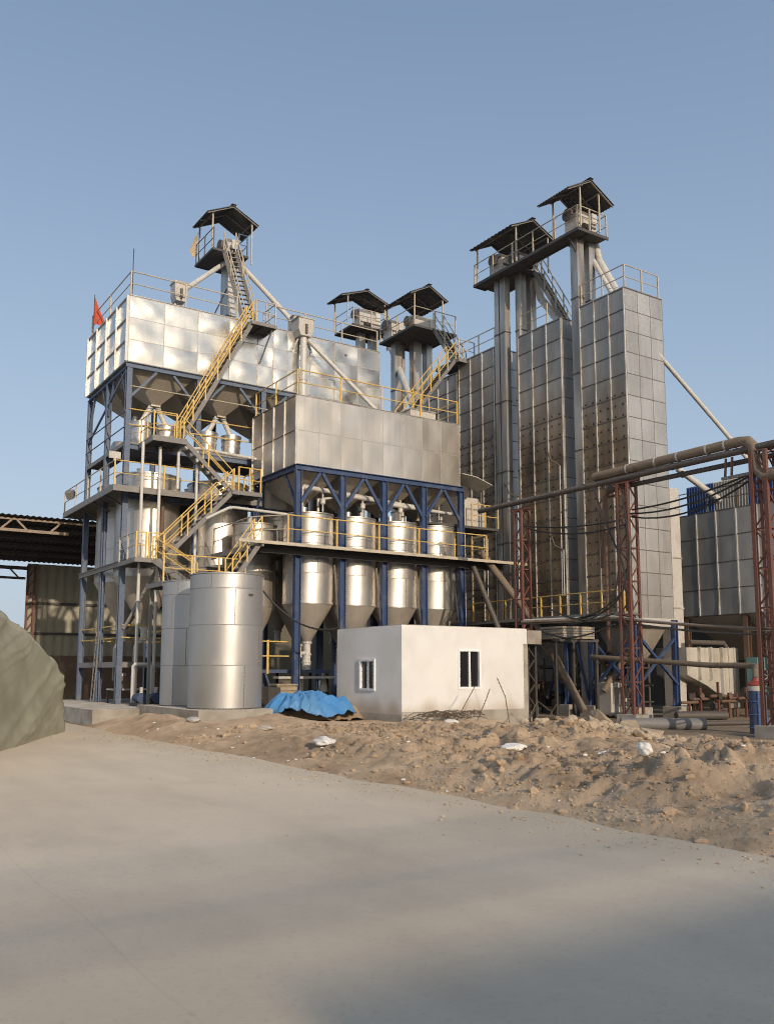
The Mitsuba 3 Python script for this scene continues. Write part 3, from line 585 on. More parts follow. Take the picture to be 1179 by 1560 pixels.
for x in (10.1, 12.8): part(key, 'leg', M().bar((x, 29.9, 0.5), (x, 29.9, 4.5), 0.09, 0.09), 'beam_grey')
stairs('stair_flight', 'short dark stair going down right from the lower landing behind the tanks', (11.5, 29.6, 4.6), (10.5, 30.7, 5.55), 0.5, 5, 'paint_yellow', posts=1, side=(0.7, 0.7, 0))
stairs('stair_flight', 'short steep yellow stair from the tank walkway up to the blue frame walkway', (12.1, 28.0, 4.6), (13.15, 28.0, 6.1), 0.6, 7, 'paint_yellow', posts=2)
stairs('stair_flight', 'dark lattice stair going down to the ground behind the left tank', (11.9, 30.3, 0.5), (10.7, 30.9, 5.5), 0.5, 16, 'deck_dark', m_str='deck_dark', m_tread='deck_dark', posts=3, side=(0.3, 0.95, 0))
ph = pipe('vent_pipe', 'pale vent pipe crossing level above the tank walkway', [(11.6, 28.9, 6.9), (12.4, 28.9, 7.35), (12.6, 28.9, 7.4), (15.5, 29.2, 7.4)], 0.05, 'pipe_pale', flanges=1)
pipe('hose', 'dark hose sagging from the tank walkway to the white room roof', sag((13.0, 27.6, 4.6), (15.0, 25.6, 3.1), 0.55, 12), 0.035, 'cable', 6, 'hose')
yr = thing('guard_rail', 'yellow cross shaped guard rail right of the front tank', 'railing')
for z in (2.2, 2.7): part(yr, 'rail', M().tube([(12.6, 28.0, z), (14.4, 28.0, z)], 0.026, 6), 'paint_yellow', True)
part(yr, 'post', M().bar((13.6, 28.02, 1.6), (13.6, 28.02, 2.75), 0.07, 0.05), 'paint_yellow')

# ------------------------------------------------------------------ blue frame with its bin and four front silos
BX0, BX1, BY0, BY1, BZ0, BZ1 = 14.8, 22.28, 28.4, 32.1, 9.15, 11.72
key = thing('grain_bin', 'lower beige-grey panelled bin on the dark blue frame', 'grain bin')
part(key, 'shell', M().box(BX0 + 0.03, BX1 - 0.03, BY0 + 0.03, BY1, BZ0, BZ1 - 0.02), 'galv_seam')
clad(key, BX0, BX1, BY0, BY1, [BZ0, BZ0 + 1.27, BZ1], [i / 8 for i in range(9)], FRONT, 'steel_bin_low', 0.008, rib='seam_grey', seam='seam_grey', ribw=0.03, ribd=0.02, seamw=0.02)
clad(key, BX0, BX1, BY0, BY1, [BZ0, BZ0 + 1.27, BZ1], [i / 4 for i in range(5)], LEFT, 'steel_bin_low', 0.008, rib='galv_rib', seam='galv_seam', ribw=0.05, ribd=0.05, seamw=0.03)
part(key, 'roof', M().box(BX0 - 0.02, BX1 + 0.02, BY0 - 0.02, BY1 + 0.02, BZ1 + 0.022, BZ1 + 0.05), 'galv_leg')
Bc = [14.89, 16.75, 18.60, 20.46, 22.33]
for i in range(4): hopper(key, Bc[i] + 0.02, Bc[i + 1] - 0.02, BY0 + 0.05, BY1 - 0.05, BZ0 - 0.06, (Bc[i] + Bc[i + 1]) / 2 + 0.05, 30.2, 7.95, 0.14)
rk = thing('roof_railing', 'yellow pipe railing round the top of the lower bin on the blue frame', 'railing')
rail(rk, [(BX0 + 0.05, BY1 - 0.1, BZ1 + 0.05), (BX0 + 0.05, BY0 + 0.05, BZ1 + 0.05)], 'paint_yellow', 0.95, 0.024, step=1.9)
rail(rk, [(BX0 + 0.05, BY0 + 0.05, BZ1 + 0.05), (BX1 - 0.05, BY0 + 0.05, BZ1 + 0.05)], 'paint_yellow', 0.95, 0.024, step=1.85, ends=(False, True))
rail(rk, [(BX1 - 0.05, BY0 + 0.05, BZ1 + 0.05), (BX1 - 0.05, BY1, BZ1 + 0.05)], 'paint_yellow', 0.95, 0.024, step=1.85, ends=(False, True))
fr = thing('support_frame', 'dark blue steel frame with V braces carrying the lower bin', 'steel frame')
B = 'paint_blue'
for y in (BY0, BY1 - 0.1):
    for x in Bc:
        part(fr, 'column', M().ibeam((x, y, 0.1), (x, y, BZ0 - 0.22), 0.2, 0.24, (1, 0, 0), 0.03), B)
part(fr, 'ring_beam', M().ibeam((BX0 - 0.03, BY0 - 0.02, BZ0 - 0.11), (BX1 + 0.16, BY0 - 0.02, BZ0 - 0.11), 0.2, 0.21, (0, 0, 1)), B)
part(fr, 'ring_beam', M().ibeam((BX0 + 0.04, BY0 + 0.1, BZ0 - 0.11), (BX0 + 0.04, BY1, BZ0 - 0.11), 0.18, 0.21, (0, 0, 1)), B)
for i in range(4):
    for s, x in ((1, Bc[i]), (-1, Bc[i + 1])):
        part(fr, 'knee_brace', M().bar((x + s * 0.1, BY0 - 0.04, 7.75), (x + s * 0.88, BY0 - 0.04, BZ0 - 0.24), 0.1, 0.11), B)
        part(fr, 'silo_brace', M().bar((x + s * 0.1, BY0 + 0.05, 3.6), (x + s * 0.15 - 0.55 * (s > 0), BY0 + 0.3, 5.6), 0.05, 0.05), 'beam_grey') if s < 0 else None
for s, y in ((1, BY0), (-1, BY1)): part(fr, 'knee_brace', M().bar((BX0 + 0.06, y + s * 0.1, 7.75), (BX0 + 0.06, y + s * 0.95, BZ0 - 0.24), 0.08, 0.08), B)
key = thing('blue_frame_walkway', 'long walkway with yellow railing along the four silos of the blue frame', 'platform')
part(key, 'deck', M().box(13.15, 24.3, 27.5, 28.28, 6.04, 6.09), 'deck_dark')
part(key, 'deck', M().box(13.15, 24.3, 28.52, 32.0, 6.04, 6.09), 'deck_dark')
part(key, 'edge_beam', M().box(12.2, 25.0, 27.43, 27.5, 5.99, 6.1), 'paint_palerail')
part(key, 'side_beam', M().box(13.08, 13.15, 27.5, 32.0, 5.9, 6.1), 'beam_grey')
part(key, 'under_beam', M().ibeam((13.3, 28.15, 5.9), (24.3, 28.15, 5.9), 0.1, 0.24, (0, 0, 1)), 'deck_dark')
rail(f'{key}__railing', [(14.05, 27.5, 6.09), (16.0, 27.5, 6.09), (17.8, 27.5, 6.09), (19.6, 27.5, 6.09), (21.3, 27.5, 6.09), (22.9, 27.5, 6.09)], 'paint_yellow', 0.98, 0.024, step=3)
rail(f'{key}__railing', [(14.05, 27.5, 6.09), (13.15, 28.6, 6.09), (13.15, 31.9, 6.09)], 'paint_palerail', 0.98, 0.022, step=2.2, ends=(False, True))
rail(f'{key}__railing', [(22.9, 27.5, 6.09), (22.9, 28.4, 6.09)], 'paint_yellow', 0.98, 0.024, step=1, ends=(False, True))
nth = ('first', 'second', 'third', 'fourth')
for i, x in enumerate((15.92, 17.82, 19.76, 21.68)):
    key = silo('hopper_silo', f'{nth[i]} from left of the stainless hopper silos in the front of the blue frame', x, 29.5, 0.94, 4.15, 7.45, 2.75, courses=3)
    part(key, 'ring_band', M().lathe(x, 29.5, [(0.94, 6.62), (0.965, 6.63), (0.965, 6.67), (0.94, 6.68)], 40), 'steel_silo', 40)
    part(key, 'valve_pipe', M().tube([(x + 0.25, 29.2, 7.5), (x + 0.25, 29.2, 8.1), (x + 0.9, 29.2, 8.25)], 0.05, 8), 'pipe_pale', 50)
    part(key, 'handwheel', M().lathe(x + 0.25, 29.2, [(0.11, 7.8), (0.13, 7.815), (0.11, 7.83)], 14), 'machine_dark', 40)
for i, x in enumerate((14.55, 16.5, 18.4)):
    silo('hopper_silo', f'{nth[i]} from left of the shaded silos behind the front row of the blue frame', x, 31.3, 0.84, 4.1, 7.2, 2.7, courses=2)
pipe('air_pipe', 'pale air pipe bending over the first front silo of the blue frame', [(15.3, 28.9, 7.4), (15.3, 28.9, 8.35), (15.38, 28.9, 8.45), (18.4, 29.0, 8.35)], 0.075, 'pipe_pale', flanges=2)
pipe('air_pipe', 'pale air pipe bending over the second front silo of the blue frame', [(17.0, 28.85, 7.4), (17.0, 28.85, 8.25), (17.08, 28.85, 8.32), (20.8, 28.95, 8.2)], 0.075, 'pipe_pale', flanges=2)
pipe('air_pipe', 'pale air pipe bending over the third front silo of the blue frame', [(18.85, 28.85, 7.4), (18.85, 28.85, 8.1), (18.93, 28.85, 8.17), (22.6, 28.95, 8.1)], 0.06, 'pipe_pale', flanges=2)
for i, x in enumerate((16.2, 17.95, 19.7)):
    v = thing('hanging_valve', f'{nth[i]} from left of the pale valves hanging below the blue frame bin', 'valve')
    part(v, 'stem', M().tube([(x, 28.9, 7.6), (x, 28.9, 8.4)], 0.03, 6), 'pipe_pale'); part(v, 'body', M().lathe(x, 28.9, [(0.03, 7.85), (0.1, 7.9), (0.1, 8.05), (0.03, 8.12)], 10), 'pipe_pale', 40)
pipe('down_pipe', 'wide pale downpipe right of the fourth blue frame silo', [(22.75, 28.9, 2.0), (22.75, 28.9, 7.3)], 0.17, 'pipe_pale', 14, flanges=3, fr=1.15)
# machines at the feet of the blue frame
tb = thing('sieve_machine', 'dark sieving machine with pale pipes below the first blue frame silo', 'machine')
part(tb, 'deck', M().box(13.7, 16.6, 28.9, 30.4, 1.62, 1.74), 'machine_blue'); part(tb, 'tray', M().box(14.3, 16.6, 28.55, 29.0, 1.42, 1.5), 'sheet_pale')
for x in (13.8, 15.1, 16.5):
    for y in (29.0, 30.3): part(tb, 'leg', M().bar((x, y, 0.2), (x, y, 1.62), 0.09, 0.09), 'machine_dark')
part(tb, 'hopper', M().lathe(15.9, 29.5, [(0.16, 1.74), (0.16, 2.0), (0.19, 2.0), (0.19, 2.04), (0.15, 2.04), (0.15, 2.28)], 16), 'pipe_pale', 40)
for x in (15.35, 16.35): part(tb, 'spout', M().lathe(x, 29.0, [(0.05, 0.9), (0.16, 0.95), (0.1, 1.35), (0.06, 1.42)], 12), 'pipe_pale', 40)
part(tb, 'side_brace', M().bar((14.4, 28.8, 0.2), (13.9, 28.8, 1.6), 0.07, 0.07), 'machine_blue')
pipe('looped_pipe', 'pale bent pipe beside the outlet of the first blue frame silo', [(15.35, 29.1, 1.75), (15.35, 29.1, 2.2), (15.45, 29.1, 2.32), (15.7, 29.2, 2.35)], 0.06, 'pipe_pale')
pipe('looped_pipe', 'pale bent pipe beside the white room below the second silo', [(16.9, 28.9, 1.7), (16.9, 28.9, 2.5), (17.0, 28.9, 2.7), (17.25, 28.9, 2.72)], 0.07, 'pipe_pale')
en = thing('engine', 'dark round motor with a flywheel right of the front tank plinth', 'engine')
part(en, 'flywheel', M().tube([(13.15, 27.4, 0.85), (13.25, 27.3, 0.85)], 0.33, 20), 'machine_dark', 40)
part(en, 'body', M().box(13.2, 13.8, 27.4, 28.1, 0.55, 1.15), 'machine_dark'); part(en, 'base', M().box(13.1, 13.9, 27.2, 28.2, 0.1, 0.55), 'machine_dark')
bx = thing('pallet_crate', 'pale wooden crate between the front tank and the blue frame', 'crate')
for k in range(4): part(bx, 'slat', M().box(13.75, 14.5, 27.55, 27.6, 0.55 + k * 0.16, 0.68 + k * 0.16), 'board')
part(bx, 'body', M().box(13.78, 14.47, 27.62, 28.2, 0.5, 1.2), 'board'); part(bx, 'lid', M().box(13.73, 14.52, 27.53, 28.22, 1.2, 1.25), 'board')

# low elevator head at the right end of the blue frame, with its sheet canopy
hd = thing('feed_box', 'cream steel feed box on a dark ledge at the right end of the blue frame', 'machine')
part(hd, 'box', M().prism([(22.75, 7.75), (24.3, 7.75), (24.3, 8.3), (23.9, 8.95), (22.75, 8.95)], 'y', 29.2, 30.2), 'sheet_pale')
part(hd, 'ledge', M().box(20.9, 24.6, 28.7, 30.3, 7.55, 7.65), 'deck_dark')
part(hd, 'wheel', M().tube([(23.1, 29.05, 9.1), (23.1, 29.15, 9.1)], 0.22, 16), 'machine_dark', 40)
rail(hd, [(23.2, 28.75, 7.65), (24.6, 28.75, 7.65)], 'paint_yellow', 0.95, 0.022, step=0.7)
cp = thing('sheet_canopy', 'pale tilted sheet canopy sticking out right of the lower bin', 'canopy')
part(cp, 'sheet', M().add([(22.35, 28.3, 9.72), (23.1, 28.3, 9.66), (23.95, 28.3, 9.4), (22.35, 29.2, 9.55), (23.1, 29.2, 9.5), (23.95, 29.2, 9.25), (22.35, 28.3, 9.69), (23.1, 28.3, 9.63), (23.95, 28.3, 9.37), (22.35, 29.2, 9.52), (23.1, 29.2, 9.47), (23.95, 29.2, 9.22)],
     [[0, 1, 4, 3], [1, 2, 5, 4], [6, 9, 10, 7], [7, 10, 11, 8], [0, 6, 7, 1], [1, 7, 8, 2], [2, 8, 11, 5]]), 'sheet_pale')
part(cp, 'prop', M().bar((23.9, 29.0, 7.65), (23.9, 29.0, 9.25), 0.04, 0.04), 'beam_grey')
pipe('grain_spout', 'long dusty spout sloping down right from the blue frame walkway end', [(22.95, 28.0, 6.5), (23.2, 27.9, 6.2), (24.6, 26.2, 3.2)], 0.14, 'lagging', 12, 'spout', flanges=2, fr=1.12)
pipe('grain_spout', 'dark spout sloping steeply below the blue frame walkway end', [(22.6, 28.0, 5.9), (23.5, 27.3, 3.0)], 0.11, 'pipe_dark', 12, 'spout', flanges=1, fr=1.12)

# ------------------------------------------------------------------ the row of dryers
DX0, DX1 = 25.05, 27.15
def hoods(key, y0, y1, z0, z1):
    m = M(); z = z0
    while z < z1:
        for k in range(6):
            y = y1 - 0.2 - (y1 - y0 - 0.4) * k / 5
            if abs((y1 - y) / (y1 - y0) * 3 % 1 - 0.5) > 0.47: continue
            a = 0.055
            m.add([(DX0 - 0.012, y - a, z - a), (DX0 - 0.012, y + a, z - a), (DX0 - 0.012, y, z + a), (DX0 - 0.075, y, z - a * 0.5)], [[0, 2, 3], [2, 1, 3], [1, 0, 3]])
        z += 0.415
    part(key, 'vent_hood', m, 'void_black', kind='stuff')
def dryer(label, y0, y1, ztop, zbot=3.6, front=True, nz=15):
    key = thing('grain_dryer', label, 'grain dryer')
    part(key, 'core', M().box(DX0 + 0.03, DX1 - 0.03, y0 + 0.03, y1, zbot, ztop - 0.02), 'galv_seam')
    zz = list(np.linspace(zbot, ztop, nz + 1))
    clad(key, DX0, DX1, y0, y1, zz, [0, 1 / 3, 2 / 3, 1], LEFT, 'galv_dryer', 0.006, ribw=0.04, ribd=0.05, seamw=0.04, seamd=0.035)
    if front: clad(key, DX0, DX1, y0, y1, zz, [0, 1 / 3, 2 / 3, 1], FRONT, 'galv_dryer', 0.006, rib='galv_seam', ribw=0.02, ribd=0.015, seamw=0.03, seamd=0.02)
    hoods(key, y0, y1, zbot + 0.45, ztop - 3.9)
    part(key, 'roof', M().box(DX0 - 0.03, DX1 + 0.03, y0 - 0.03, y1 + 0.03, ztop + 0.025, ztop + 0.06), 'galv_leg')
    cx, cy = (DX0 + DX1) / 2, (y0 + y1) / 2
    part(key, 'discharge', M().add([(DX0 + 0.05, y0 + 0.05, zbot), (DX1 - 0.05, y0 + 0.05, zbot), (DX1 - 0.05, y1 - 0.05, zbot), (DX0 + 0.05, y1 - 0.05, zbot), (cx - 0.3, cy - 0.3, 1.9), (cx + 0.3, cy - 0.3, 1.9), (cx + 0.3, cy + 0.3, 1.9), (cx - 0.3, cy + 0.3, 1.9)], [[0, 4, 5, 1], [1, 5, 6, 2], [2, 6, 7, 3], [3, 7, 4, 0], [4, 7, 6, 5]]), 'steel_hopper')
    return key
dryer('nearest grey panelled dryer tower at the right end of the row, front face in sun', 21.9, 24.15, 15.92)
dryer('second brown dusty panelled dryer tower from the right', 25.2, 27.75, 15.85)
dryer('third dryer tower from the right, partly hidden by the lower bin', 29.35, 31.85, 15.9)
dryer('farthest dryer tower in the row, top just above the lower bin stairs', 32.0, 34.2, 15.5, nz=15)
for i, (y0, y1, z) in enumerate(((21.9, 24.15, 15.98), (25.2, 27.75, 15.91), (29.35, 31.85, 15.96))):
    rk = thing('roof_railing', f'grey pipe railing on top of the {("nearest", "second", "third")[i]} dryer tower from the right', 'railing')
    if i == 0: rail(rk, [(DX0 + 0.1, y1, z), (DX0 + 0.1, y0 + 0.05, z), (DX1 - 0.1, y0 + 0.05, z)], 'paint_palerail', 0.92, 0.022, step=1.2)
    else: rail(rk, [(DX0 + 0.1, y1 + (1.0 if i == 2 else 0), z), (DX0 + 0.1, y0 + (0.05 if i == 2 else 0.9), z)], 'paint_palerail', 0.92, 0.022, step=1.3)

def elevator(name, label, legs, zt, zb=0.2, head=None, m='galv_leg', z_join=None):
    """legs: list of (x0,x1,y0,y1); head: (x0,x1,y0,y1,z0,z1)"""
    key = thing(name, label, 'elevator')
    for (x0, x1, y0, y1) in legs:
        part(key, 'leg', M().box(x0, x1, y0, y1, zb, zt), m)
        z = zt - 2.6
        while z > 4:
            part(key, 'leg_flange', M().box(x0 - 0.025, x1 + 0.025, y0 - 0.025, y1 + 0.025, z, z + 0.05), 'galv_seam'); z -= 3.1
    if head:
        x0, x1, y0, y1, z0, z1 = head
        key = part(key, 'head_box', M().box(x0, x1, y0, y1, z0, z1), 'sheet_pale')
        part(key, 'hood', M().prism([(y0, z1), (y1, z1), (y1 - 0.1, z1 + 0.2), ((y0 + y1) / 2, z1 + 0.28), (y0 + 0.1, z1 + 0.2)], 'x', x0, x1), 'galv_leg')
        part(key, 'pulley', M().tube([(x0 - 0.22, (y0 + y1) / 2, z1 - 0.05), (x0 - 0.12, (y0 + y1) / 2, z1 - 0.05)], 0.26, 18), 'pipe_dark', 40)
        part(key, 'shaft', M().tube([(x0 - 0.25, (y0 + y1) / 2, z1 - 0.05), (x1 + 0.25, (y0 + y1) / 2, z1 - 0.05)], 0.04, 8), 'pipe_dark', 40)
        part(key, 'motor', M().tube([(x0 + 0.25, y0 - 0.12, z0 + 0.3), (x0 + 0.6, y0 - 0.12, z0 + 0.3)], 0.14, 12), 'machine_dark', 40)
        part(key, 'motor_plate', M().box(x0 + 0.05, x1 - 0.05, y0 - 0.03, y0 - 0.002, z0 + 0.42, z0 + 0.5), 'galv_seam')
        part(key, 'drive_guard', M().box(x1 - 0.35, x1 - 0.05, y0 - 0.1, y0 - 0.002, z1 - 0.3, z1 + 0.12), 'pipe_pale')
elevator('bucket_elevator', 'rightmost bucket elevator with two upright legs between the nearest two dryers', [(25.05, 25.43, 24.22, 24.6), (25.72, 26.05, 24.22, 24.6)], 19.0, head=(24.95, 26.05, 24.1, 24.75, 19.0, 19.9))
elevator('bucket_elevator', 'bright legged bucket elevator rising behind the second dryer tower', [(25.38, 25.72, 27.95, 28.28), (25.97, 26.3, 27.95, 28.28)], 18.95, head=(25.3, 26.35, 27.85, 28.4, 18.98, 19.7))
elevator('bucket_elevator', 'dark shaded bucket elevator between the second and third dryer towers', [(24.98, 25.28, 28.52, 28.86), (24.98, 25.28, 28.95, 29.22)], 18.95, head=(24.85, 25.5, 28.5, 29.35, 18.98, 19.75))
elevator('bucket_elevator', 'bucket elevator with bright front legs behind the lower bin stairs', [(25.1, 25.6, 35.6, 36.0), (25.92, 26.25, 35.6, 36.0)], 18.25, head=(25.0, 26.3, 35.4, 36.2, 18.25, 19.3))
elevator('bucket_elevator', 'dark legged bucket elevator just left behind the bright legged one', [(24.35, 24.75, 36.15, 36.55), (24.9, 25.05, 36.3, 36.6)], 18.25, head=(24.1, 24.85, 36.1, 36.8, 18.25, 19.1))
elevator('bucket_elevator', 'bucket elevator behind the right end of the long bright bin', [(24.9, 25.3, 40.5, 40.9), (25.68, 26.05, 40.5, 40.9)], 20.3, head=(24.8, 26.15, 40.3, 41.0, 20.3, 21.3))
elevator('bucket_elevator', 'single legged bucket elevator rising from the roof of the long bright bin', [(14.8, 15.15, 35.0, 35.8)], 19.6, zb=LZ1 + 0.06, head=(14.72, 15.25, 34.95, 35.85, 19.6, 20.35))

def canopy(label, x0, x1, y0, y1, ze, za, zp, m_post='paint_palerail', inset=0.22, n=12):
    key = thing('canopy_roof', label, 'canopy'); xm = (x0 + x1) / 2
    for s, xe in ((-1, x0), (1, x1)):
        nx = n; v = []; f = []; t = 0.018
        for i in range(nx * 2 + 1):
            y = y0 + (y1 - y0) * i / (nx * 2); w = 0.022 * (1 if i % 2 else -1)
            v += [(xe, y, ze + w), (xm, y, za + w), (xe, y, ze + w - t), (xm, y, za + w - t)]
        for i in range(nx * 2):
            a, b = i * 4, i * 4 + 4
            f += [[a, a + 1, b + 1, b], [a + 2, b + 2, b + 3, a + 3], [a, b, b + 2, a + 2]]
        f += [[0, 2, 3, 1], [nx * 8, nx * 8 + 1, nx * 8 + 3, nx * 8 + 2]]
        part(key, 'roof_sheet', M().add(v, f), 'roof_sheet')
        for k in range(3):
            y = y0 + 0.08 + (y1 - y0 - 0.16) * k / 2
            part(key, 'rafter', M().bar((xe + s * -0.03, y, ze - 0.06), (xm, y, za - 0.06), 0.05, 0.05), 'beam_grey')
        part(key, 'eave_purlin', M().bar((xe - s * inset, y0 + 0.02, ze + (za - ze) * inset / (x1 - xm) - 0.11), (xe - s * inset, y1 - 0.02, ze + (za - ze) * inset / (x1 - xm) - 0.11), 0.05, 0.05), 'beam_grey')
        for y in (y0 + 0.15, y1 - 0.15):
            part(key, 'post', M().bar((xe - s * inset, y, zp), (xe - s * inset, y, ze + (za - ze) * inset / (x1 - xm) - 0.13), 0.055, 0.055), m_post)
    part(key, 'ridge_cap', M().bar((xm, y0 - 0.02, za + 0.035), (xm, y1 + 0.02, za + 0.035), 0.22, 0.02), 'roof_sheet')
    return key
canopy('dark gabled canopy over the leftmost head tower', 13.75, 16.2, 34.9, 36.7, 21.5, 22.1, 19.62, inset=0.3)
canopy('dark gabled canopy over the elevator behind the long bright bin', 23.5, 26.8, 40.0, 41.7, 21.95, 22.55, 20.32, inset=0.45)
canopy('dark gabled canopy over the pair of elevators above the lower bin stairs', 24.55, 26.9, 35.0, 37.8, 20.5, 21.1, 18.27, inset=0.3)
canopy('long dark gabled canopy over the two middle dryer elevators', 24.3, 26.85, 27.2, 30.1, 20.55, 21.15, 18.98, inset=0.35)
canopy('dark gabled canopy over the rightmost and highest head tower', 23.85, 26.4, 23.4, 25.2, 20.3, 21.0, 18.98, inset=0.75)
platform('head_platform', 'dark platform with rails round the leftmost head tower', 13.85, 15.4, 34.4, 36.4, 19.6, [[(13.85, 36.4), (13.85, 34.4)], [(15.0, 34.4), (15.4, 34.4), (15.4, 36.4)]], G, h=0.95, step=1.0, joists=False, edge=0.08, m_edge='deck_dark')
platform('head_platform', 'dark platform with rails behind the right end of the bright bin', 24.1, 26.4, 39.8, 41.7, 20.3, [[(24.1, 41.7), (24.1, 39.8), (26.4, 39.8), (26.4, 41.7)]], 'paint_palerail', h=0.95, joists=False, edge=0.08, m_edge='deck_dark')
platform('head_platform', 'dark platform with rails round the elevators above the lower bin stairs', 23.95, 26.45, 33.9, 36.9, 18.25, [[(23.95, 36.9), (23.95, 33.9), (26.45, 33.9)]], 'paint_palerail', h=0.95, joists=False, edge=0.08, m_edge='deck_dark')
key = platform('head_platform', 'long narrow dark platform bridging the dryer head towers', 24.6, 25.2, 23.7, 30.1, 18.96, [[(24.6, 30.1), (24.6, 23.7), (25.25, 23.7)]], 'paint_palerail', h=0.95, joists=False, edge=0.1, m_edge='deck_dark')
part(key, 'deck', M().box(25.25, 26.2, 23.7, 25.0, 18.91, 18.955), 'deck_dark'); part(key, 'deck', M().box(25.25, 26.35, 27.5, 30.1, 18.91, 18.955), 'deck_dark')
part(key, 'edge_beam', M().box(25.25, 26.25, 23.64, 23.7, 18.86, 18.98), 'deck_dark')
rail(f'{key}__railing', [(25.25, 23.7, 18.96), (26.2, 23.7, 18.96), (26.2, 25.0, 18.96)], 'paint_palerail', 0.95, step=1.0, ends=(False, True))
part(key, 'bracket', M().bar((25.3, 24.3, 18.0), (24.7, 24.3, 18.85), 0.06, 0.06), 'deck_dark')
pen = thing('flag', 'limp tan pennant hanging under the left eave of the leftmost head tower', 'flag')
part(pen, 'pole', M().tube([(13.95, 36.35, 19.65), (13.95, 36.35, 21.3)], 0.02, 5), 'machine_dark')
part(pen, 'cloth', M().add([(13.93, 36.4, 21.2), (13.8, 36.6, 20.9), (13.88, 36.35, 20.75), (13.6, 36.6, 20.3), (13.9, 36.4, 20.15), (13.78, 36.5, 19.95)], [[0, 1, 2], [1, 3, 2], [2, 3, 4], [3, 5, 4]]), 'flag_tan')

# distribution spouts and boxes of the left head tower
def dist_box(label, x, y, z, s=0.3):
    k = thing('distribution_box', label, 'box')
    part(k, 'body', M().prism([(x - s * 0.75, z), (x + s * 0.75, z), (x + s, z + 0.25), (x + s, z + 0.75), (x - s, z + 0.75), (x - s, z + 0.25)], 'y', y - s, y + s), 'sheet_pale')
    part(k, 'lid', M().box(x - s - 0.04, x + s + 0.04, y - s - 0.04, y + s + 0.04, z + 0.75, z + 0.8), 'galv_leg')
    for a in (-0.5, 0.5): part(k, 'leg', M().bar((x + a * s, y, z), (x + a * 2.6 * s, y, z - 0.55), 0.07, 0.07), 'galv_leg')
    part(k, 'gate', M().box(x - 0.05, x + 0.05, y - s - 0.07, y - s - 0.002, z + 0.1, z + 0.5), 'galv_seam')
    return k
dist_box('pale distribution box on the bright bin roof left of the head tower', 12.1, 33.6, 16.45, 0.26)
dist_box('pale distribution box on the bright bin roof at the end of the long spout', 17.6, 33.9, 16.35, 0.28)
pipe('roof_spout', 'pale spout sloping down left from the leftmost head tower', [(14.75, 35.2, 19.5), (12.35, 33.7, 17.1)], 0.1, 'pipe_pale', 12, 'spout', flanges=2, fr=1.12)
pipe('roof_spout', 'pale spout sloping down right from the leftmost head tower', [(15.2, 35.0, 19.6), (17.45, 34.0, 17.0)], 0.11, 'pipe_pale', 12, 'spout', flanges=2, fr=1.12)
nb = dist_box('cream square box on the front edge of the bright bin roof above the upright pipe', 17.05, 32.3, 15.6, 0.34)
pipe('down_pipe', 'thick pale upright pipe in front of the bright bin', [(17.05, 32.2, 11.9), (17.05, 32.2, 15.6)], 0.15, 'pipe_pale', 14, flanges=1, fr=1.2)
pipe('grain_spout', 'long thin spout crossing down right in front of the bright bin', [(17.2, 32.1, 15.5), (20.9, 31.4, 12.25)], 0.09, 'pipe_pale', 12, 'spout', flanges=0)
for y, z0, l in ((34.9, 18.8, 'left strut'),):
    pipe('stay_rod', 'thin dark stay rod beside the leg of the leftmost head tower', [(14.75, 35.0, 18.2), (13.6, 34.3, LZ1 + 0.06)], 0.03, 'machine_dark', 6, 'rod')
    pipe('stay_rod', 'pair of thin pale stay wires right of the leftmost head tower stair', [(15.2, 34.6, 19.5), (15.9, 33.9, LZ1 + 0.06)], 0.025, 'paint_palerail', 6, 'rod')

# stairs from the lower bin to the far head towers
stairs('stair_flight', 'yellow railed stair rising right from the lower bin roof to the farthest dryer', (21.1, 31.0, BZ1 + 0.3), (24.6, 31.9, 15.9), 0.7, 20, 'paint_yellow', posts=6)
platform('dryer_landing', 'small landing at the top of the yellow stair beside the farthest dryer', 24.6, 25.5, 31.3, 33.0, 15.9, [[(24.6, 31.3), (25.5, 31.3)]], 'paint_palerail', joists=False, step=0.8)
stairs('stair_flight', 'grey stair rising left from the farthest dryer to the paired head tower', (25.6, 32.4, 15.9), (25.4, 33.9, 18.25), 0.6, 12, 'paint_palerail', posts=2, side=(1, 0, 0))
stairs('stair_flight', 'steep grey stair rising left from the second dryer roof to the bridge platform', (26.45, 26.0, 15.91), (26.1, 27.6, 18.96), 0.6, 14, 'paint_palerail', posts=3, side=(0.97, 0.2, 0))
part(thing('feed_chest', 'plain cream chest at the foot of the yellow stair on the lower bin roof', 'chest'), 'body', M().box(20.9, 22.2, 29.9, 31.0, BZ1 + 0.05, BZ1 + 0.85), 'sheet_pale')
part('feed_chest', 'lid', M().box(20.86, 22.24, 29.86, 31.04, BZ1 + 0.85, BZ1 + 0.9), 'galv_leg')
pipe('grain_spout', 'pale spout dropping from the head behind the bright bin to the lower bin roof', [(26.2, 39.9, 20.0), (25.8, 38.5, 18.6), (22.0, 31.0, 12.7)], 0.16, 'pipe_pale', 12, 'spout', flanges=3, fr=1.1)
pipe('grain_spout', 'pale spout from the rightmost head tower into the nearest dryer roof', [(26.2, 24.3, 18.9), (26.3, 24.2, 18.2), (25.95, 22.8, 15.98)], 0.14, 'pipe_pale', 12, 'spout', flanges=2, fr=1.12)
pipe('grain_spout', 'second pale spout beside the rightmost head tower', [(26.05, 24.3, 18.2), (25.7, 22.9, 15.98)], 0.1, 'pipe_pale', 12, 'spout', flanges=1, fr=1.12)
pipe('grain_spout', 'dusty spout from the bridge platform into the second dryer roof', [(26.3, 27.9, 18.9), (26.35, 27.7, 17.9), (26.4, 26.2, 15.91)], 0.16, 'pipe_pale', 12, 'spout', flanges=2, fr=1.12)
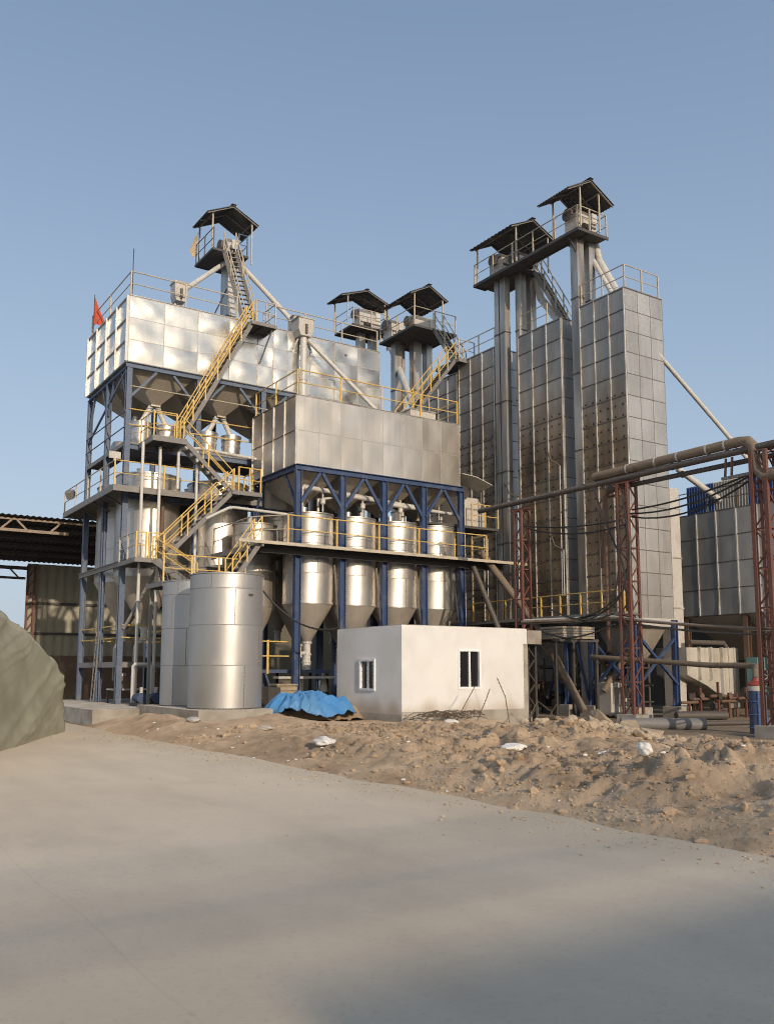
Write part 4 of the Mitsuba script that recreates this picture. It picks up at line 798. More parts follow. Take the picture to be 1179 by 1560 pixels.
pipe('long_spout', 'long thin spout sloping down right from the nearest dryer tower', [(26.9, 21.95, 13.75), (31.8, 21.2, 9.6)], 0.085, 'pipe_pale', 12, 'spout', flanges=3, fr=1.1)
pipe('long_spout', 'short spout resting on the right building roof below the long one', [(28.6, 22.6, 9.6), (31.2, 22.0, 8.1)], 0.12, 'pipe_pale', 12, 'spout', flanges=1, fr=1.1)

# dryer base: blue legs on pedestals, skirt, rails, stains
fb = thing('dryer_base_frame', 'dark blue columns and X braces under the nearest dryer towers', 'steel frame')
feet = [(25.05, 24.0), (26.98, 21.75), (25.05, 25.3), (25.05, 27.7), (25.05, 29.4), (25.05, 31.8), (27.0, 24.1)]
for x, y in feet: part(fb, 'column', M().ibeam((x, y, 0.42), (x, y, 3.55), 0.18, 0.2, (1, 0, 0), 0.03), B)
for x, y in feet: part(fb, 'foot_gusset', M().add([(x - 0.22, y, 0.42), (x + 0.22, y, 0.42), (x + 0.06, y, 0.85), (x - 0.06, y, 0.85), (x - 0.22, y + 0.03, 0.42), (x + 0.22, y + 0.03, 0.42), (x + 0.06, y + 0.03, 0.85), (x - 0.06, y + 0.03, 0.85)], [[0, 1, 2, 3], [4, 7, 6, 5], [0, 3, 7, 4], [1, 5, 6, 2], [0, 4, 5, 1], [3, 2, 6, 7]]), B)
part(fb, 'column', M().ibeam((25.05, 21.9, 0.42), (25.05, 21.9, 3.55), 0.18, 0.2, (1, 0, 0), 0.03), B)
for a, b in (((25.1, 21.85, 1.2), (26.95, 21.72, 2.9)), ((25.1, 21.78, 2.9), (26.95, 21.66, 1.2)), ((25.0, 22.0, 1.0), (25.0, 23.9, 2.8)), ((24.94, 22.0, 2.8), (24.94, 23.9, 1.0))):
    part(fb, 'brace', M().bar(a, b, 0.1, 0.09), B)
part(fb, 'skirt_beam', M().box(25.0, 27.15, 21.82, 21.9, 3.3, 3.6), 'sheet_pale'); part(fb, 'skirt_beam', M().box(24.95, 25.05, 21.85, 34.0, 3.28, 3.58), 'deck_dark')
for i, (x, y) in enumerate(feet + [(25.05, 21.9)]):
    pl = ('under the left blue column of the nearest dryer, at its back corner', 'under the rightmost blue column', 'under the near corner of the second dryer from the right', 'under the far corner of the second dryer from the right', 'under the near corner of the third dryer from the right', 'under the far corner of the third dryer from the right', 'hidden behind the others under the nearest dryer', 'just behind the middle red lattice post')[i]
    solo('pedestal', M().box(x - 0.36, x + 0.36, y - 0.36, y + 0.36, -0.1, 0.42), 'cement', 'square concrete pedestal ' + pl, 'pedestal', group='pedestals under the dryer columns')
key = platform('dryer_walkway', 'dusty walkway with yellow rail along the foot of the dryer towers', 24.2, 25.0, 21.6, 31.5, 3.75, [[(24.2, 30.0), (24.2, 21.6)]], 'paint_yellow', edge=0.1, h=0.8, step=1.05, m_deck='beam_grey')
cs = thing('leg_casing', 'pale upright sheet casing right behind the nearest dryer tower', 'duct')
part(cs, 'casing', M().box(27.25, 27.85, 22.0, 22.5, 0.3, 8.6), 'sheet_pale'); 
for z in (2.1, 4.0, 5.9, 7.8): part(cs, 'flange', M().box(27.22, 27.88, 21.97, 22.53, z, z + 0.05), 'galv_rib')

# small lamp arms and conduits on the dryer sides
for i, (y, z) in enumerate(((22.6, 8.6), (25.5, 10.4), (28.0, 9.5), (25.4, 7.0), (30.0, 8.0))):
    a = thing('conduit_loop', f'dark conduit looping off the dusty dryer sides, {("near the right corner", "on the second dryer, upper", "beside the shaded elevator", "on the second dryer, lower", "on the third dryer")[i]}', 'conduit')
    part(a, 'arm', M().tube([(24.95, y + 0.6, z), (24.6, y + 0.3, z + 0.02), (24.45, y, z - 0.1), (24.5, y - 0.1, z - 0.45), (24.93, y - 0.15, z - 0.6)], 0.03, 6), 'pipe_dark', True)
    part(a, 'drop', M().tube([(24.93, y - 0.15, z - 0.6), (24.93, y - 0.15, 4.6)], 0.022, 6), 'pipe_pale', True)

# ------------------------------------------------------------------ machines right of and under the dryers
dc = thing('hot_air_duct', 'big cream steel air duct with a sloping belly right of the nearest dryer', 'duct')
part(dc, 'body', M().prism([(27.3, 2.55), (29.2, 2.55), (29.2, 0.75), (28.4, 1.15), (27.3, 1.55)], 'y', 21.5, 22.9), 'steel_duct')
part(dc, 'box', M().box(29.25, 30.2, 21.4, 22.9, 0.75, 2.55), 'steel_duct')
for x in (27.9, 28.55, 29.2, 29.55, 29.9): part(dc, 'flange', M().box(x, x + 0.05, 21.36, 21.5, 0.8 if x > 29 else 1.35, 2.58), 'galv_rib')
part(dc, 'top_pipe', M().tube([(27.6, 21.6, 2.75), (29.6, 21.6, 2.75), (29.75, 21.6, 2.6)], 0.09, 10), 'pipe_dark', 40)
for x in (27.9, 29.3, 30.1): part(dc, 'stand', M().bar((x, 21.7, 0.0), (x, 21.7, 0.9), 0.08, 0.08), 'rust')
fn = thing('blower_fan', 'teal centrifugal blower with a round intake standing right of the duct', 'fan')
sc_ = M().prism([(29.75, 0.75), (30.75, 0.75), (30.85, 1.6), (30.65, 2.05), (30.3, 2.2), (29.75, 2.2)], 'y', 20.3, 20.75)
part(fn, 'casing', sc_, 'teal')
part(fn, 'intake_ring', M().tube([(30.28, 20.27, 1.45), (30.28, 20.33, 1.45)], 0.36, 24), 'teal', 40)
part(fn, 'intake_mouth', M().tube([(30.28, 20.255, 1.45), (30.28, 20.28, 1.45)], 0.3, 24), 'void_black', 40)
for k in range(8):
    a = k * math.pi / 4; part(fn, 'blade', M().bar((30.28 + 0.06 * math.cos(a), 20.25, 1.45 + 0.06 * math.sin(a)), (30.28 + 0.28 * math.cos(a + 0.3), 20.25, 1.45 + 0.28 * math.sin(a + 0.3)), 0.02, 0.07, (0, 1, 0)), 'sheet_pale')
part(fn, 'stand', M().box(29.7, 30.9, 20.35, 20.7, 0.62, 0.75), 'rust')
for x in (29.8, 30.8): part(fn, 'leg', M().bar((x, 20.5, 0.0), (x, 20.5, 0.62), 0.1, 0.1), 'board')
cy = thing('gas_cylinder', 'dark blue upright cylinder in a blue cage with a red cap', 'cylinder')
cx_, cyy = 22.1, 15.15
part(cy, 'body', M().lathe(cx_, cyy, [(0.2, 0.0), (0.21, 0.03), (0.21, 1.12), (0.2, 1.15)], 24), 'machine_blue', 40)
part(cy, 'collar', M().lathe(cx_, cyy, [(0.215, 1.15), (0.225, 1.17), (0.225, 1.27), (0.2, 1.3)], 24), 'sheet_pale', 40)
part(cy, 'cap', M().lathe(cx_, cyy, [(0.24, 1.3), (0.24, 1.35), (0.12, 1.42), (0.1, 1.5), (0.001, 1.52)], 24), 'signal_red', 40)
for k in range(4):
    a = -2.4 + k * 0.5; part(cy, 'cage_bar', M().bar((cx_ + 0.23 * math.cos(a), cyy + 0.23 * math.sin(a), 0.0), (cx_ + 0.23 * math.cos(a), cyy + 0.23 * math.sin(a), 1.12), 0.03, 0.03), 'sheet_blue')
for z in (0.15, 0.5, 0.85): part(cy, 'cage_ring', M().lathe(cx_, cyy, [(0.235, z), (0.25, z + 0.015), (0.235, z + 0.03)], 20), 'sheet_blue', 40)
pipe('ground_pipe', 'short dark thick pipe lying on the earth beyond the pedestals', [(25.6, 20.7, 0.16), (27.4, 20.0, 0.16)], 0.15, 'pipe_dark', 16)
pipe('ground_pipe', 'long dusty grey pipe lying on the earth beside the middle lattice post', [(20.3, 18.4, 0.16), (22.3, 17.0, 0.16)], 0.17, 'beam_grey', 16)
pipe('ground_pipe', 'thin pipe lying between the two thick pipes', [(23.0, 18.3, 0.08), (25.5, 17.6, 0.08)], 0.07, 'pipe_dark', 10)
pipe('screw_conveyor', 'dusty tan screw conveyor tube sloping down to the blue column foot', [(22.4, 23.75, 2.75), (22.5, 23.6, 2.5), (22.5, 22.0, 0.32)], 0.14, 'lagging', 14, 'conveyor', flanges=4, fr=1.1)
pipe('screw_conveyor', 'cream chute sloping down left behind the blue column', [(26.0, 22.8, 2.7), (24.75, 23.2, 0.95)], 0.12, 'lagging', 8, 'chute', flanges=1, fr=1.1)
bh = thing('boot_housing', 'pale square elevator boot between the blue columns', 'housing'); part(bh, 'body', M().box(24.9, 25.8, 23.0, 23.6, 0.1, 1.25), 'sheet_pale'); part(bh, 'hatch', M().box(25.0, 25.6, 22.97, 23.0, 0.5, 1.1), 'galv_leg')
for i in range(9):
    x, y = 25.6 + 0.55 * (i % 5) + 0.2 * rng.uniform(), 24.9 + 1.6 * (i // 3) + rng.uniform(-0.3, 0.3)
    g = thing('drive_unit', 'dark gearbox and motor standing under the dryer towers', 'machine', 'drive units under the dryers')
    part(g, 'housing', M().box(x, x + 0.6, y, y + 0.5, 0.3, 1.0 + 0.3 * rng.uniform()), ('machine_dark', 'machine_blue', 'beam_grey')[i % 3])
    part(g, 'motor', M().tube([(x - 0.45, y + 0.25, 0.75), (x, y + 0.25, 0.75)], 0.16, 12), 'machine_dark', 40)
    part(g, 'frame', M().box(x - 0.4, x + 0.65, y - 0.05, y + 0.55, 0.18, 0.28), 'rust')
for i in range(10):
    x, y = 23.2 + 0.42 * i, 26.5 + 0.9 * ((i * 7) % 5)
    part(fb, 'lower_brace', M().bar((25.05, 24.2 + 0.75 * i, 0.6 + 0.1 * (i % 3)), (25.05 + (i % 2) * 1.8, 24.9 + 0.75 * i, 3.2), 0.09, 0.09), ('paint_blue', 'machine_dark')[i % 2])
for i in range(6):
    x = 26.2 + 0.8 * i; g = thing('pipe_stand', 'rust red pipe stand with a valve wheel right of the nearest dryer', 'stand', 'rusty stands below the air duct')
    part(g, 'post', M().bar((x, 20.6 + 0.15 * (i % 2), 0), (x, 20.6 + 0.15 * (i % 2), 0.9 + 0.2 * (i % 3)), 0.07, 0.07), 'red_oxide')
    part(g, 'cross_pipe', M().tube([(x - 0.45, 20.6 + 0.15 * (i % 2), 0.6 + 0.1 * (i % 3)), (x + 0.45, 20.6 + 0.15 * (i % 2), 0.6 + 0.1 * (i % 3))], 0.05, 8), 'rust', 40)
    part(g, 'wheel', M().tube([(x, 20.5 + 0.15 * (i % 2), 0.8), (x, 20.53 + 0.15 * (i % 2), 0.8)], 0.12, 12), 'rust' if i % 2 else 'machine_dark', 40)

for i in range(12):
    y = 22.6 + 0.72 * i; g = thing('manifold_rack', 'dark rack of thin pipes standing under the dryer towers', 'rack', 'dark pipe racks under the dryers')
    for k in range(3): part(g, 'upright', M().tube([(25.35 + 0.7 * k, y + 0.1 * k, 0), (25.35 + 0.7 * k, y + 0.1 * k, 1.5 + 0.35 * ((i + k) % 4))], 0.04, 6), ('machine_dark', 'rust', 'pipe_dark')[k])
    for z in (0.55, 1.15, 1.8): part(g, 'level_pipe', M().tube([(25.1, y, z + 0.1 * (i % 3)), (26.95, y + 0.2, z + 0.1 * (i % 3))], 0.035, 6), ('machine_dark', 'rust')[i % 2])
    part(g, 'valve_box', M().box(25.5 + 0.2 * (i % 4), 25.8 + 0.2 * (i % 4), y - 0.12, y + 0.12, 0.85, 1.2), ('sheet_pale', 'machine_dark', 'machine_blue', 'rust')[i % 4])
ss = thing('sheet_stack', 'stack of pale ribbed sheets lying on a beam right of the white room', 'stack')
for k in range(5): part(ss, 'sheet', M().box(21.5 + 0.04 * (k % 2), 23.0, 21.9, 23.0, 2.78 + 0.085 * k, 2.85 + 0.085 * k), 'cement' if k % 2 else 'board')
for y in (22.0, 23.1): part(ss, 'beam', M().box(21.2, 23.3, y, y + 0.1, 2.68, 2.775), 'deck_dark')
for x, y in ((21.3, 22.05), (23.2, 22.05), (21.3, 23.15), (23.2, 23.15)): part(ss, 'leg', M().bar((x, y, 0), (x, y, 2.68), 0.1, 0.1), 'machine_dark')
gp = thing('dark_lattice_column', 'dark steel lattice column close to the right end of the white room', 'column')
for x in (20.15, 20.5):
    for y in (22.2, 22.55): part(gp, 'chord', M().bar((x, y, 0), (x, y, 2.5), 0.09, 0.09), 'machine_dark')
for k in range(6): part(gp, 'lacing', M().bar((20.15 + 0.35 * (k % 2), 22.2, 0.1 + 0.4 * k), (20.5 - 0.35 * (k % 2), 22.2, 0.5 + 0.4 * k), 0.05, 0.05), 'machine_dark')
for i in range(8):
    x = 27.9 + 0.33 * i; g = thing('valve_stand', 'small dark valve manifold below the cream air duct', 'manifold', 'valve manifolds below the duct')
    part(g, 'pipe', M().tube([(x, 20.9 + 0.1 * (i % 3), 0), (x, 20.9 + 0.1 * (i % 3), 0.85)], 0.05, 8), ('rust', 'machine_dark', 'red_oxide')[i % 3])
    part(g, 'body', M().lathe(x, 20.9 + 0.1 * (i % 3), [(0.05, 0.3), (0.12, 0.35), (0.12, 0.5), (0.05, 0.55)], 10), ('machine_dark', 'beam_grey')[i % 2], 40)
    part(g, 'arm', M().tube([(x - 0.15, 20.85 + 0.1 * (i % 3), 0.7), (x + 0.25, 20.85 + 0.1 * (i % 3), 0.7)], 0.035, 6), 'rust')
# right rear bin with the corrugated parapet
key = thing('grain_bin', 'grey ribbed panelled bin at the right edge under a blue corrugated fence', 'grain bin')
RX, RY0, RY1, RZ0, RZ1 = 30.0, 15.6, 23.8, 3.85, 7.95
part(key, 'shell', M().box(RX + 0.03, RX + 5, RY0, RY1, RZ0, RZ1), 'galv_seam')
clad(key, RX, RX + 5, RY0, RY1, list(np.linspace(RZ0, RZ1, 5)), [i / 9 for i in range(10)], LEFT, 'galv_grey', 0.012, ribw=0.05, ribd=0.05, seamw=0.035, seamd=0.03)
for i in range(3): hopper(key, RX + 0.05, RX + 4.9, RY1 - 2.7 * (i + 1), RY1 - 2.7 * i, RZ0 - 0.02, RX + 2.4, RY1 - 2.7 * i - 1.35, 2.2, 0.25)
for y in (23.6, 20.9, 18.2, 15.7): part(key, 'column', M().ibeam((RX + 0.1, y, 0), (RX + 0.1, y, RZ0), 0.2, 0.2, (1, 0, 0)), 'rust')
fc = thing('corrugated_fence', 'blue and white corrugated sheet fence on top of the right rear bin', 'fence')
yy = RY1 - 0.1; i = 0
while yy > RY0 + 0.1:
    w = 0.26; blue = i in (0, 1, 2, 3, 4) or i in (11, 12, 13, 14, 15, 16) or (i > 16 and i % 3 == 0)
    v = []; f = []
    for k in range(9):
        t = k / 8; d = 0.05 * (1 if (k % 4) in (1, 2) else -1)
        for z in (RZ1 + 0.12, RZ1 + 1.28):
            v += [(RX + 0.55 + d, yy - w * t, z), (RX + 0.57 + d, yy - w * t, z)]
    for k in range(8):
        a = k * 4; b = a + 4; f += [[a, b, b + 2, a + 2], [a + 1, a + 3, b + 3, b + 1], [a + 2, b + 2, b + 3, a + 3]]
    part(fc, 'sheet', M().add(v, f), 'sheet_blue' if blue else 'sheet_pale'); yy -= w; i += 1
for z in (RZ1 + 0.3, RZ1 + 1.1): part(fc, 'rail', M().bar((RX + 0.64, RY0 + 0.1, z), (RX + 0.64, RY1 - 0.1, z), 0.05, 0.05), 'rust')
rk = thing('roof_railing', 'dark rail and wire along the roof edge of the right rear bin', 'railing'); rail(rk, [(RX + 0.1, RY1, RZ1 + 0.03), (RX + 0.1, RY0, RZ1 + 0.03)], 'pipe_dark', 0.9, 0.02, step=1.4)
solo('boundary_wall', M().box(36.0, 36.4, -20, 60, -0.1, 4.2), 'wall_olive', 'dull olive wall closing the yard behind the right rear bin', 'wall')
ld = thing('cat_ladder', 'thin steel ladder hanging beside the rightmost lattice post', 'ladder')
for s in (-0.17, 0.17): part(ld, 'rail', M().bar((23.6, 15.6 + s, 1.9), (23.6, 15.6 + s, 4.6), 0.03, 0.03), 'beam_grey')
for k in range(8): part(ld, 'rung', M().bar((23.6, 15.43, 2.05 + 0.33 * k), (23.6, 15.77, 2.05 + 0.33 * k), 0.025, 0.025), 'beam_grey')

# ------------------------------------------------------------------ lattice posts and the pipe rack
PX = 21.2
def lattice(label, y, z0, z1, w=0.42, n=14, ch=0.075):
    key = thing('lattice_post', label, 'lattice post')
    cs = [(PX + sx * w / 2, y + sy * w / 2) for sx, sy in ((-1, -1), (1, -1), (1, 1), (-1, 1))]
    for a, b in cs: part(key, 'chord', M().bar((a, b, z0), (a, b, z1), ch, ch), 'red_oxide')
    for j in (0, 3):
        p, q = cs[j], cs[(j + 1) % 4]
        for k in range(n):
            za, zb = z0 + (z1 - z0) * k / n, z0 + (z1 - z0) * (k + 1) / n
            a, b = (p, q) if k % 2 == 0 else (q, p)
            part(key, 'lacing', M().bar((*a, za), (*b, zb), 0.035, 0.035), 'red_oxide')
    for k in range(0, n + 1, 2):
        z = z0 + (z1 - z0) * k / n
        for j in range(4): part(key, 'tie', M().bar((*cs[j], z), (*cs[(j + 1) % 4], z), 0.035, 0.035), 'red_oxide')
    part(key, 'cap_beam', M().bar((PX - 0.05, y - 0.55, z1 + 0.05), (PX - 0.05, y + 0.45, z1 + 0.05), 0.12, 0.1), 'red_oxide')
    return key
lattice('rust red lattice post behind the right end of the white room', 23.5, 0.0, 7.3, 0.36)
lattice('rust red lattice post in the middle, in front of the nearest dryer', 18.7, 0.35, 7.45, 0.40)
lattice('rust red lattice post at the right edge of the picture', 14.0, 0.2, 7.5, 0.42, 14, 0.10)
fb2 = solo('post_footing', M().box(20.85, 21.55, 18.3, 19.05, -0.1, 0.4), 'cement', 'concrete footing under the middle lattice post', 'footing')
solo('post_footing', M().box(20.85, 21.55, 13.6, 14.4, -0.1, 0.3), 'cement', 'concrete footing under the rightmost lattice post', 'footing')
solo('post_footing', M().box(20.9, 21.5, 23.2, 23.8, -0.1, 0.3), 'cement', 'concrete footing behind the white room', 'footing')
pipe('rack_pipe', 'long dark pipe running level along the tops of the lattice posts', [(PX - 0.1, 25.7, 7.62), (PX - 0.1, 8.0, 7.62)], 0.1, 'pipe_dark', 12, flanges=5, fr=1.1)
pipe('rack_pipe', 'thinner dark pipe below the long rack pipe at right', [(PX + 0.15, 19.6, 7.42), (PX + 0.15, 8.0, 7.32)], 0.075, 'pipe_dark', 12, flanges=2)
lp = pipe('insulated_pipe', 'thick tan lagged pipe resting on the rack pipe at right and bending down', [(PX - 0.1, 19.9, 7.86), (PX - 0.1, 14.6, 7.88), (PX - 0.1, 14.35, 7.84), (PX - 0.1, 14.2, 7.68), (PX - 0.1, 14.15, 7.4), (PX - 0.1, 14.1, 7.0), (PX - 0.1, 13.9, 6.8), (PX - 0.1, 12.6, 6.75)], 0.14, 'lagging', 16, flanges=0)
for y in (15.0, 15.6, 16.6, 17.4, 18.5): part(lp, 'strap', M().tube([(PX - 0.1, y, 7.87), (PX - 0.1, y + 0.05, 7.87)], 0.15, 16), 'sheet_pale', 40)
pipe('hook_pipe', 'rusty hooked pipe dropping beside the middle lattice post', [(PX + 0.3, 19.3, 7.4), (PX + 0.3, 19.7, 7.4), (PX + 0.3, 19.85, 7.25), (PX + 0.3, 19.85, 2.3)], 0.07, 'rust', 10)
pipe('hook_pipe', 'second rusty hooked pipe farther from the middle lattice post', [(PX + 0.5, 19.4, 7.3), (PX + 0.5, 20.1, 7.3), (PX + 0.5, 20.25, 7.1), (PX + 0.5, 20.25, 5.0)], 0.05, 'rust', 10)
pipe('low_pipe', 'level dusty pipe crossing in front of the blue columns at right', [(22.4, 21.5, 2.16), (22.5, 16.9, 1.86), (22.45, 15.5, 1.84), (22.3, 15.25, 1.8), (22.14, 15.17, 1.7), (22.1, 15.15, 1.5)], 0.085, 'lagging', 10, flanges=2, fr=1.15)
for k, (za, zb, d) in enumerate(((3.32, 2.75, 0.05), (3.26, 2.62, 0.12), (3.38, 2.68, 0.03))):
    pipe('conduit_bundle', ('thick dusty conduit', 'thin dark conduit', 'thin pale conduit')[k] + ' crossing level from the white room roof to the right lattice post', [(20.3 + 0.05 * k, 22.6, za)] + [tuple(p) for p in sag((PX, 19.4, za), (PX - 0.1 + 0.1 * k, 13.6, zb), d, 6)], 0.03 + 0.012 * (k == 0), ('lagging', 'pipe_dark', 'pipe_pale')[k], 8, 'conduit', 'conduits from the room roof')
for k, (p, q, d) in enumerate((((PX, 23.4, 6.75), (PX, 18.9, 6.35), 0.12), ((PX + 0.1, 23.4, 6.7), (PX + 0.1, 18.9, 6.2), 0.25), ((PX, 18.6, 6.5), (PX, 14.3, 6.95), 0.28), ((PX + 0.1, 18.6, 6.4), (PX + 0.1, 14.3, 6.9), 0.4), ((PX, 18.5, 6.6), (PX + 0.1, 14.2, 7.05), 0.15))):
    pipe('sagging_cable', 'dark cable sagging between the ' + ('left and middle lattice posts, upper of two', 'left and middle lattice posts, lower of two', 'middle and right lattice posts, middle of three', 'middle and right lattice posts, lowest of three', 'middle and right lattice posts, topmost of three')[k], sag(p, q, d), 0.028, 'cable', 6, 'cable', 'cables between the lattice posts')
def curve(pts, n=5):
    P = np.array(pts, float); P = np.vstack([2 * P[0] - P[1], P, 2 * P[-1] - P[-2]]); out = []
    for i in range(1, len(P) - 2):
        for t in np.arange(n) / n: out.append(0.5 * (2 * P[i] + (P[i + 1] - P[i - 1]) * t + (2 * P[i - 1] - 5 * P[i] + 4 * P[i + 1] - P[i + 2]) * t ** 2 + (3 * P[i] - P[i - 1] - 3 * P[i + 1] + P[i + 2]) * t ** 3))
    return out + [P[-2]]
for k, (pts, l) in enumerate((([(18.6, 6.92), (18.4, 5.48), (18.61, 4.3), (19.21, 3.64), (20.18, 3.39), (21.8, 3.36)], 'close to its left side'), ([(19.74, 7.5), (19.24, 6.2), (18.63, 4.9), (18.67, 4.11), (19.62, 3.56), (20.9, 3.3)], 'from the hooked pipe'), ([(18.8, 6.6), (18.75, 5.3), (18.9, 4.2), (19.5, 3.5), (20.6, 3.2), (22.0, 3.3)], 'with the widest loop'), ([(21.64, 3.68), (20.9, 3.42), (19.9, 3.27), (18.95, 3.43)], 'in a flat loop low down'), ([(22.2, 3.0), (21.0, 2.75), (19.9, 2.85), (18.9, 3.1)], 'lowest and nearly level'))):
    pipe('hanging_cable', f'dark cable beside the middle lattice post, hanging {l}', curve([(PX - 0.3 - 0.04 * k, a, b) for a, b in pts]), 0.028, 'cable', 6, 'cable')
br = thing('rack_bracket', 'rusty bracket arm with upright stubs beside the rightmost lattice post', 'bracket')
part(br, 'arm', M().bar((PX - 0.1, 15.2, 6.95), (PX - 0.1, 12.5, 6.95), 0.08, 0.08), 'beam_grey')
for y in (15.1, 14.9): part(br, 'stub', M().bar((PX - 0.1, y, 6.95), (PX - 0.1, y - 0.05, 7.5), 0.05, 0.05), 'rust')

# ------------------------------------------------------------------ white room
RA = math.radians(0); RC = np.array((14.92, 21.83)); RU = np.array((math.cos(RA), math.sin(RA))); RV = np.array((-math.sin(RA), math.cos(RA)))
def rm(m):
    v, f = m.mesh(); w = v.copy(); w[:, :2] = RC + v[:, :1] * RU + v[:, 1:2] * RV; return w, f
RW, RD, RT = 4.9, 3.74, 3.04
room = thing('white_room', 'small white plastered flat roofed room with two sliding windows', 'building')
def wall_with_hole(face, length, hole):
    m = M(); a, b, z0, z1 = hole; t = 0.18
    def bx(u0, u1, za, zb):
        if face == 'front': m.box(u0, u1, 0, t, za, zb)
        else: m.box(0, t, u0, u1, za, zb)
    u_lo = 0 if face == 'front' else t
    bx(u_lo, a, -0.2, RT); bx(b, length, -0.2, RT); bx(a, b, -0.2, z0); bx(a, b, z1, RT)
    return m
wf = (2.06, 2.96, 1.14, 2.36); wl = (1.42, 2.33, 1.09, 2.06)
part(room, 'wall', rm(wall_with_hole('front', RW, wf)), 'plaster'); part(room, 'wall', rm(wall_with_hole('left', RD, wl)), 'plaster')
part(room, 'wall', rm(M().box(0.18, RW, RD - 0.18, RD, -0.2, RT)), 'plaster')
rw = M().box(RW - 0.18, RW, 0.18, 0.7, -0.2, RT); rw.box(RW - 0.18, RW, 1.6, RD - 0.18, -0.2, RT); rw.box(RW - 0.18, RW, 0.7, 1.6, 2.3, RT)
part(room, 'wall', rm(rw), 'plaster')
part(room, 'roof_slab', rm(M().box(0.03, RW - 0.03, 0.03, RD - 0.03, RT - 0.02, RT + 0.02)), 'cement')
part(room, 'floor', rm(M().box(0.18, RW - 0.18, 0.18, RD - 0.18, -0.1, 0.25)), 'cement')
part(room, 'plinth_band', rm(M().box(-0.006, RW + 0.006, -0.006, 0.0, -0.2, 0.5).box(-0.006, 0.0, 0.0, RD, -0.2, 0.42)), 'cement', label='grey unpainted band along the foot of the wall')
part(room, 'door_ledge', rm(M().box(RW + 0.002, RW + 0.62, -0.02, 1.9, 2.56, 3.0)), 'cement', label='grey cement ledge over the door')
part(room, 'plaster_edge', rm(M().box(RW - 0.16, RW + 0.015, -0.012, 0.1, 0.0, 2.56)), 'cement')
def window(face, hole):
    a, b, z0, z1 = hole; w = 0.07
    def bx(u0, u1, d0, d1, za, zb): return rm(M().box(u0, u1, d0, d1, za, zb) if face == 'front' else M().box(d0, d1, u0, u1, za, zb))
    key = unique(f'{room}__window'); m = M()
    for u0, u1, za, zb in ((a, a + w, z0, z1), (b - w, b, z0, z1), (a + w, b - w, z0, z0 + w), (a + w, b - w, z1 - w, z1)):
        m.box(u0, u1, -0.04, 0.1, za, zb) if face == 'front' else m.box(-0.04, 0.1, u0, u1, za, zb)
    scene[key] = mikit.ply(rm(m), 'upvc')
    c = (a + b) / 2 + (0.03 if face == 'front' else 0)
    part(key, 'mullion', bx(c - 0.03, c + 0.03, 0.0, 0.09, z0 + w, z1 - w), 'upvc')
    for u0, u1 in ((a + w, c - 0.03), (c + 0.03, b - w)): part(key, 'pane', bx(u0, u1, 0.045, 0.055, z0 + w, z1 - w), 'glass_dark')
window('front', wf); window('left', wl)
part(room, 'door', rm(M().box(RW - 0.14, RW - 0.1, 0.7, 1.6, 0.25, 2.3)), 'board')
part(room, 'door_frame', rm(M().box(RW - 0.02, RW + 0.06, 0.62, 0.74, 0.2, 2.3)), 'upvc')

# ------------------------------------------------------------------ left shed
sh = thing('open_shed', 'dark corrugated open shed behind the left frame with a tan roof truss', 'shed')
v, f = [], []; nX = 120
for i in range(nX * 2 + 1):
    x = -8 + 34 * i / (nX * 2); d = 0.03 * (1 if i % 2 else -1)
    for y in (45.6, 56.5): v += [(x, y, 9.2 - 0.09 * (y - 45.6) + d), (x, y, 9.18 - 0.09 * (y - 45.6) + d)]
for i in range(nX * 2):
    a = i * 4; b = a + 4; f += [[a, a + 2, b + 2, b], [a + 1, b + 1, b + 3, a + 3], [a, b, b + 1, a + 1]]
part(sh, 'roof', M().add(v, f), 'shed_dark')
part(sh, 'truss_chord', M().bar((-8, 46.0, 9.05), (16, 46.0, 9.05), 0.1, 0.1), 'truss_tan'); part(sh, 'truss_chord', M().bar((-8, 46.0, 8.5), (11.2, 46.0, 8.5), 0.12, 0.14), 'truss_tan')
for k in range(16):
    x = -6.9 + 1.15 * k; part(sh, 'truss_web', M().bar((x, 46.0, 8.56), (x + (0.45 if k % 2 else -0.45), 46.0, 9.0), 0.09, 0.09), 'truss_tan')
for y in (47.5, 49.5, 51.5, 53.5): part(sh, 'purlin', M().bar((-8, y, 9.02 - 0.09 * (y - 45.6)), (26, y, 9.02 - 0.09 * (y - 45.6)), 0.12, 0.2), 'deck_dark')
part(sh, 'rear_truss', M().bar((-8, 55.6, 7.7), (11.4, 55.6, 7.7), 0.15, 0.2), 'deck_dark'); part(sh, 'rear_truss', M().bar((-8, 55.6, 7.1), (11.2, 55.6, 7.1), 0.12, 0.14), 'deck_dark')
for k in range(9): part(sh, 'rear_web', M().bar((10.8 - 1.1 * k, 55.6, 7.15), (10.3 - 1.1 * k, 55.6, 7.65), 0.08, 0.08), 'deck_dark')
for x in (11.35, 11.75): part(sh, 'post_chord', M().bar((x, 55.7, 0), (x, 55.7, 7.9), 0.12, 0.12), 'red_oxide')
for k in range(12): part(sh, 'post_lacing', M().bar((11.35, 55.7, 0.3 + 0.62 * k), (11.75, 55.7, 0.3 + 0.62 * (k + 1)), 0.05, 0.05), 'red_oxide')
v, f = [], []
for i in range(121):
    x = 11.4 + 16 * i / 120; d = 0.025 * (1 if (i % 4) in (1, 2) else -1)
    for z in (2.6, 8.05): v += [(x, 56.1 + d, z), (x, 56.13 + d, z)]
for i in range(120):
    a = i * 4; b = a + 4; f += [[a, b, b + 2, a + 2], [a + 1, a + 3, b + 3, b + 1]]
part(sh, 'wall_sheet', M().add(v, f), 'cladding')
for z in (3.9, 5.7): part(sh, 'girt', M().bar((11.4, 56.0, z), (27.4, 56.0, z), 0.08, 0.14), 'deck_dark')
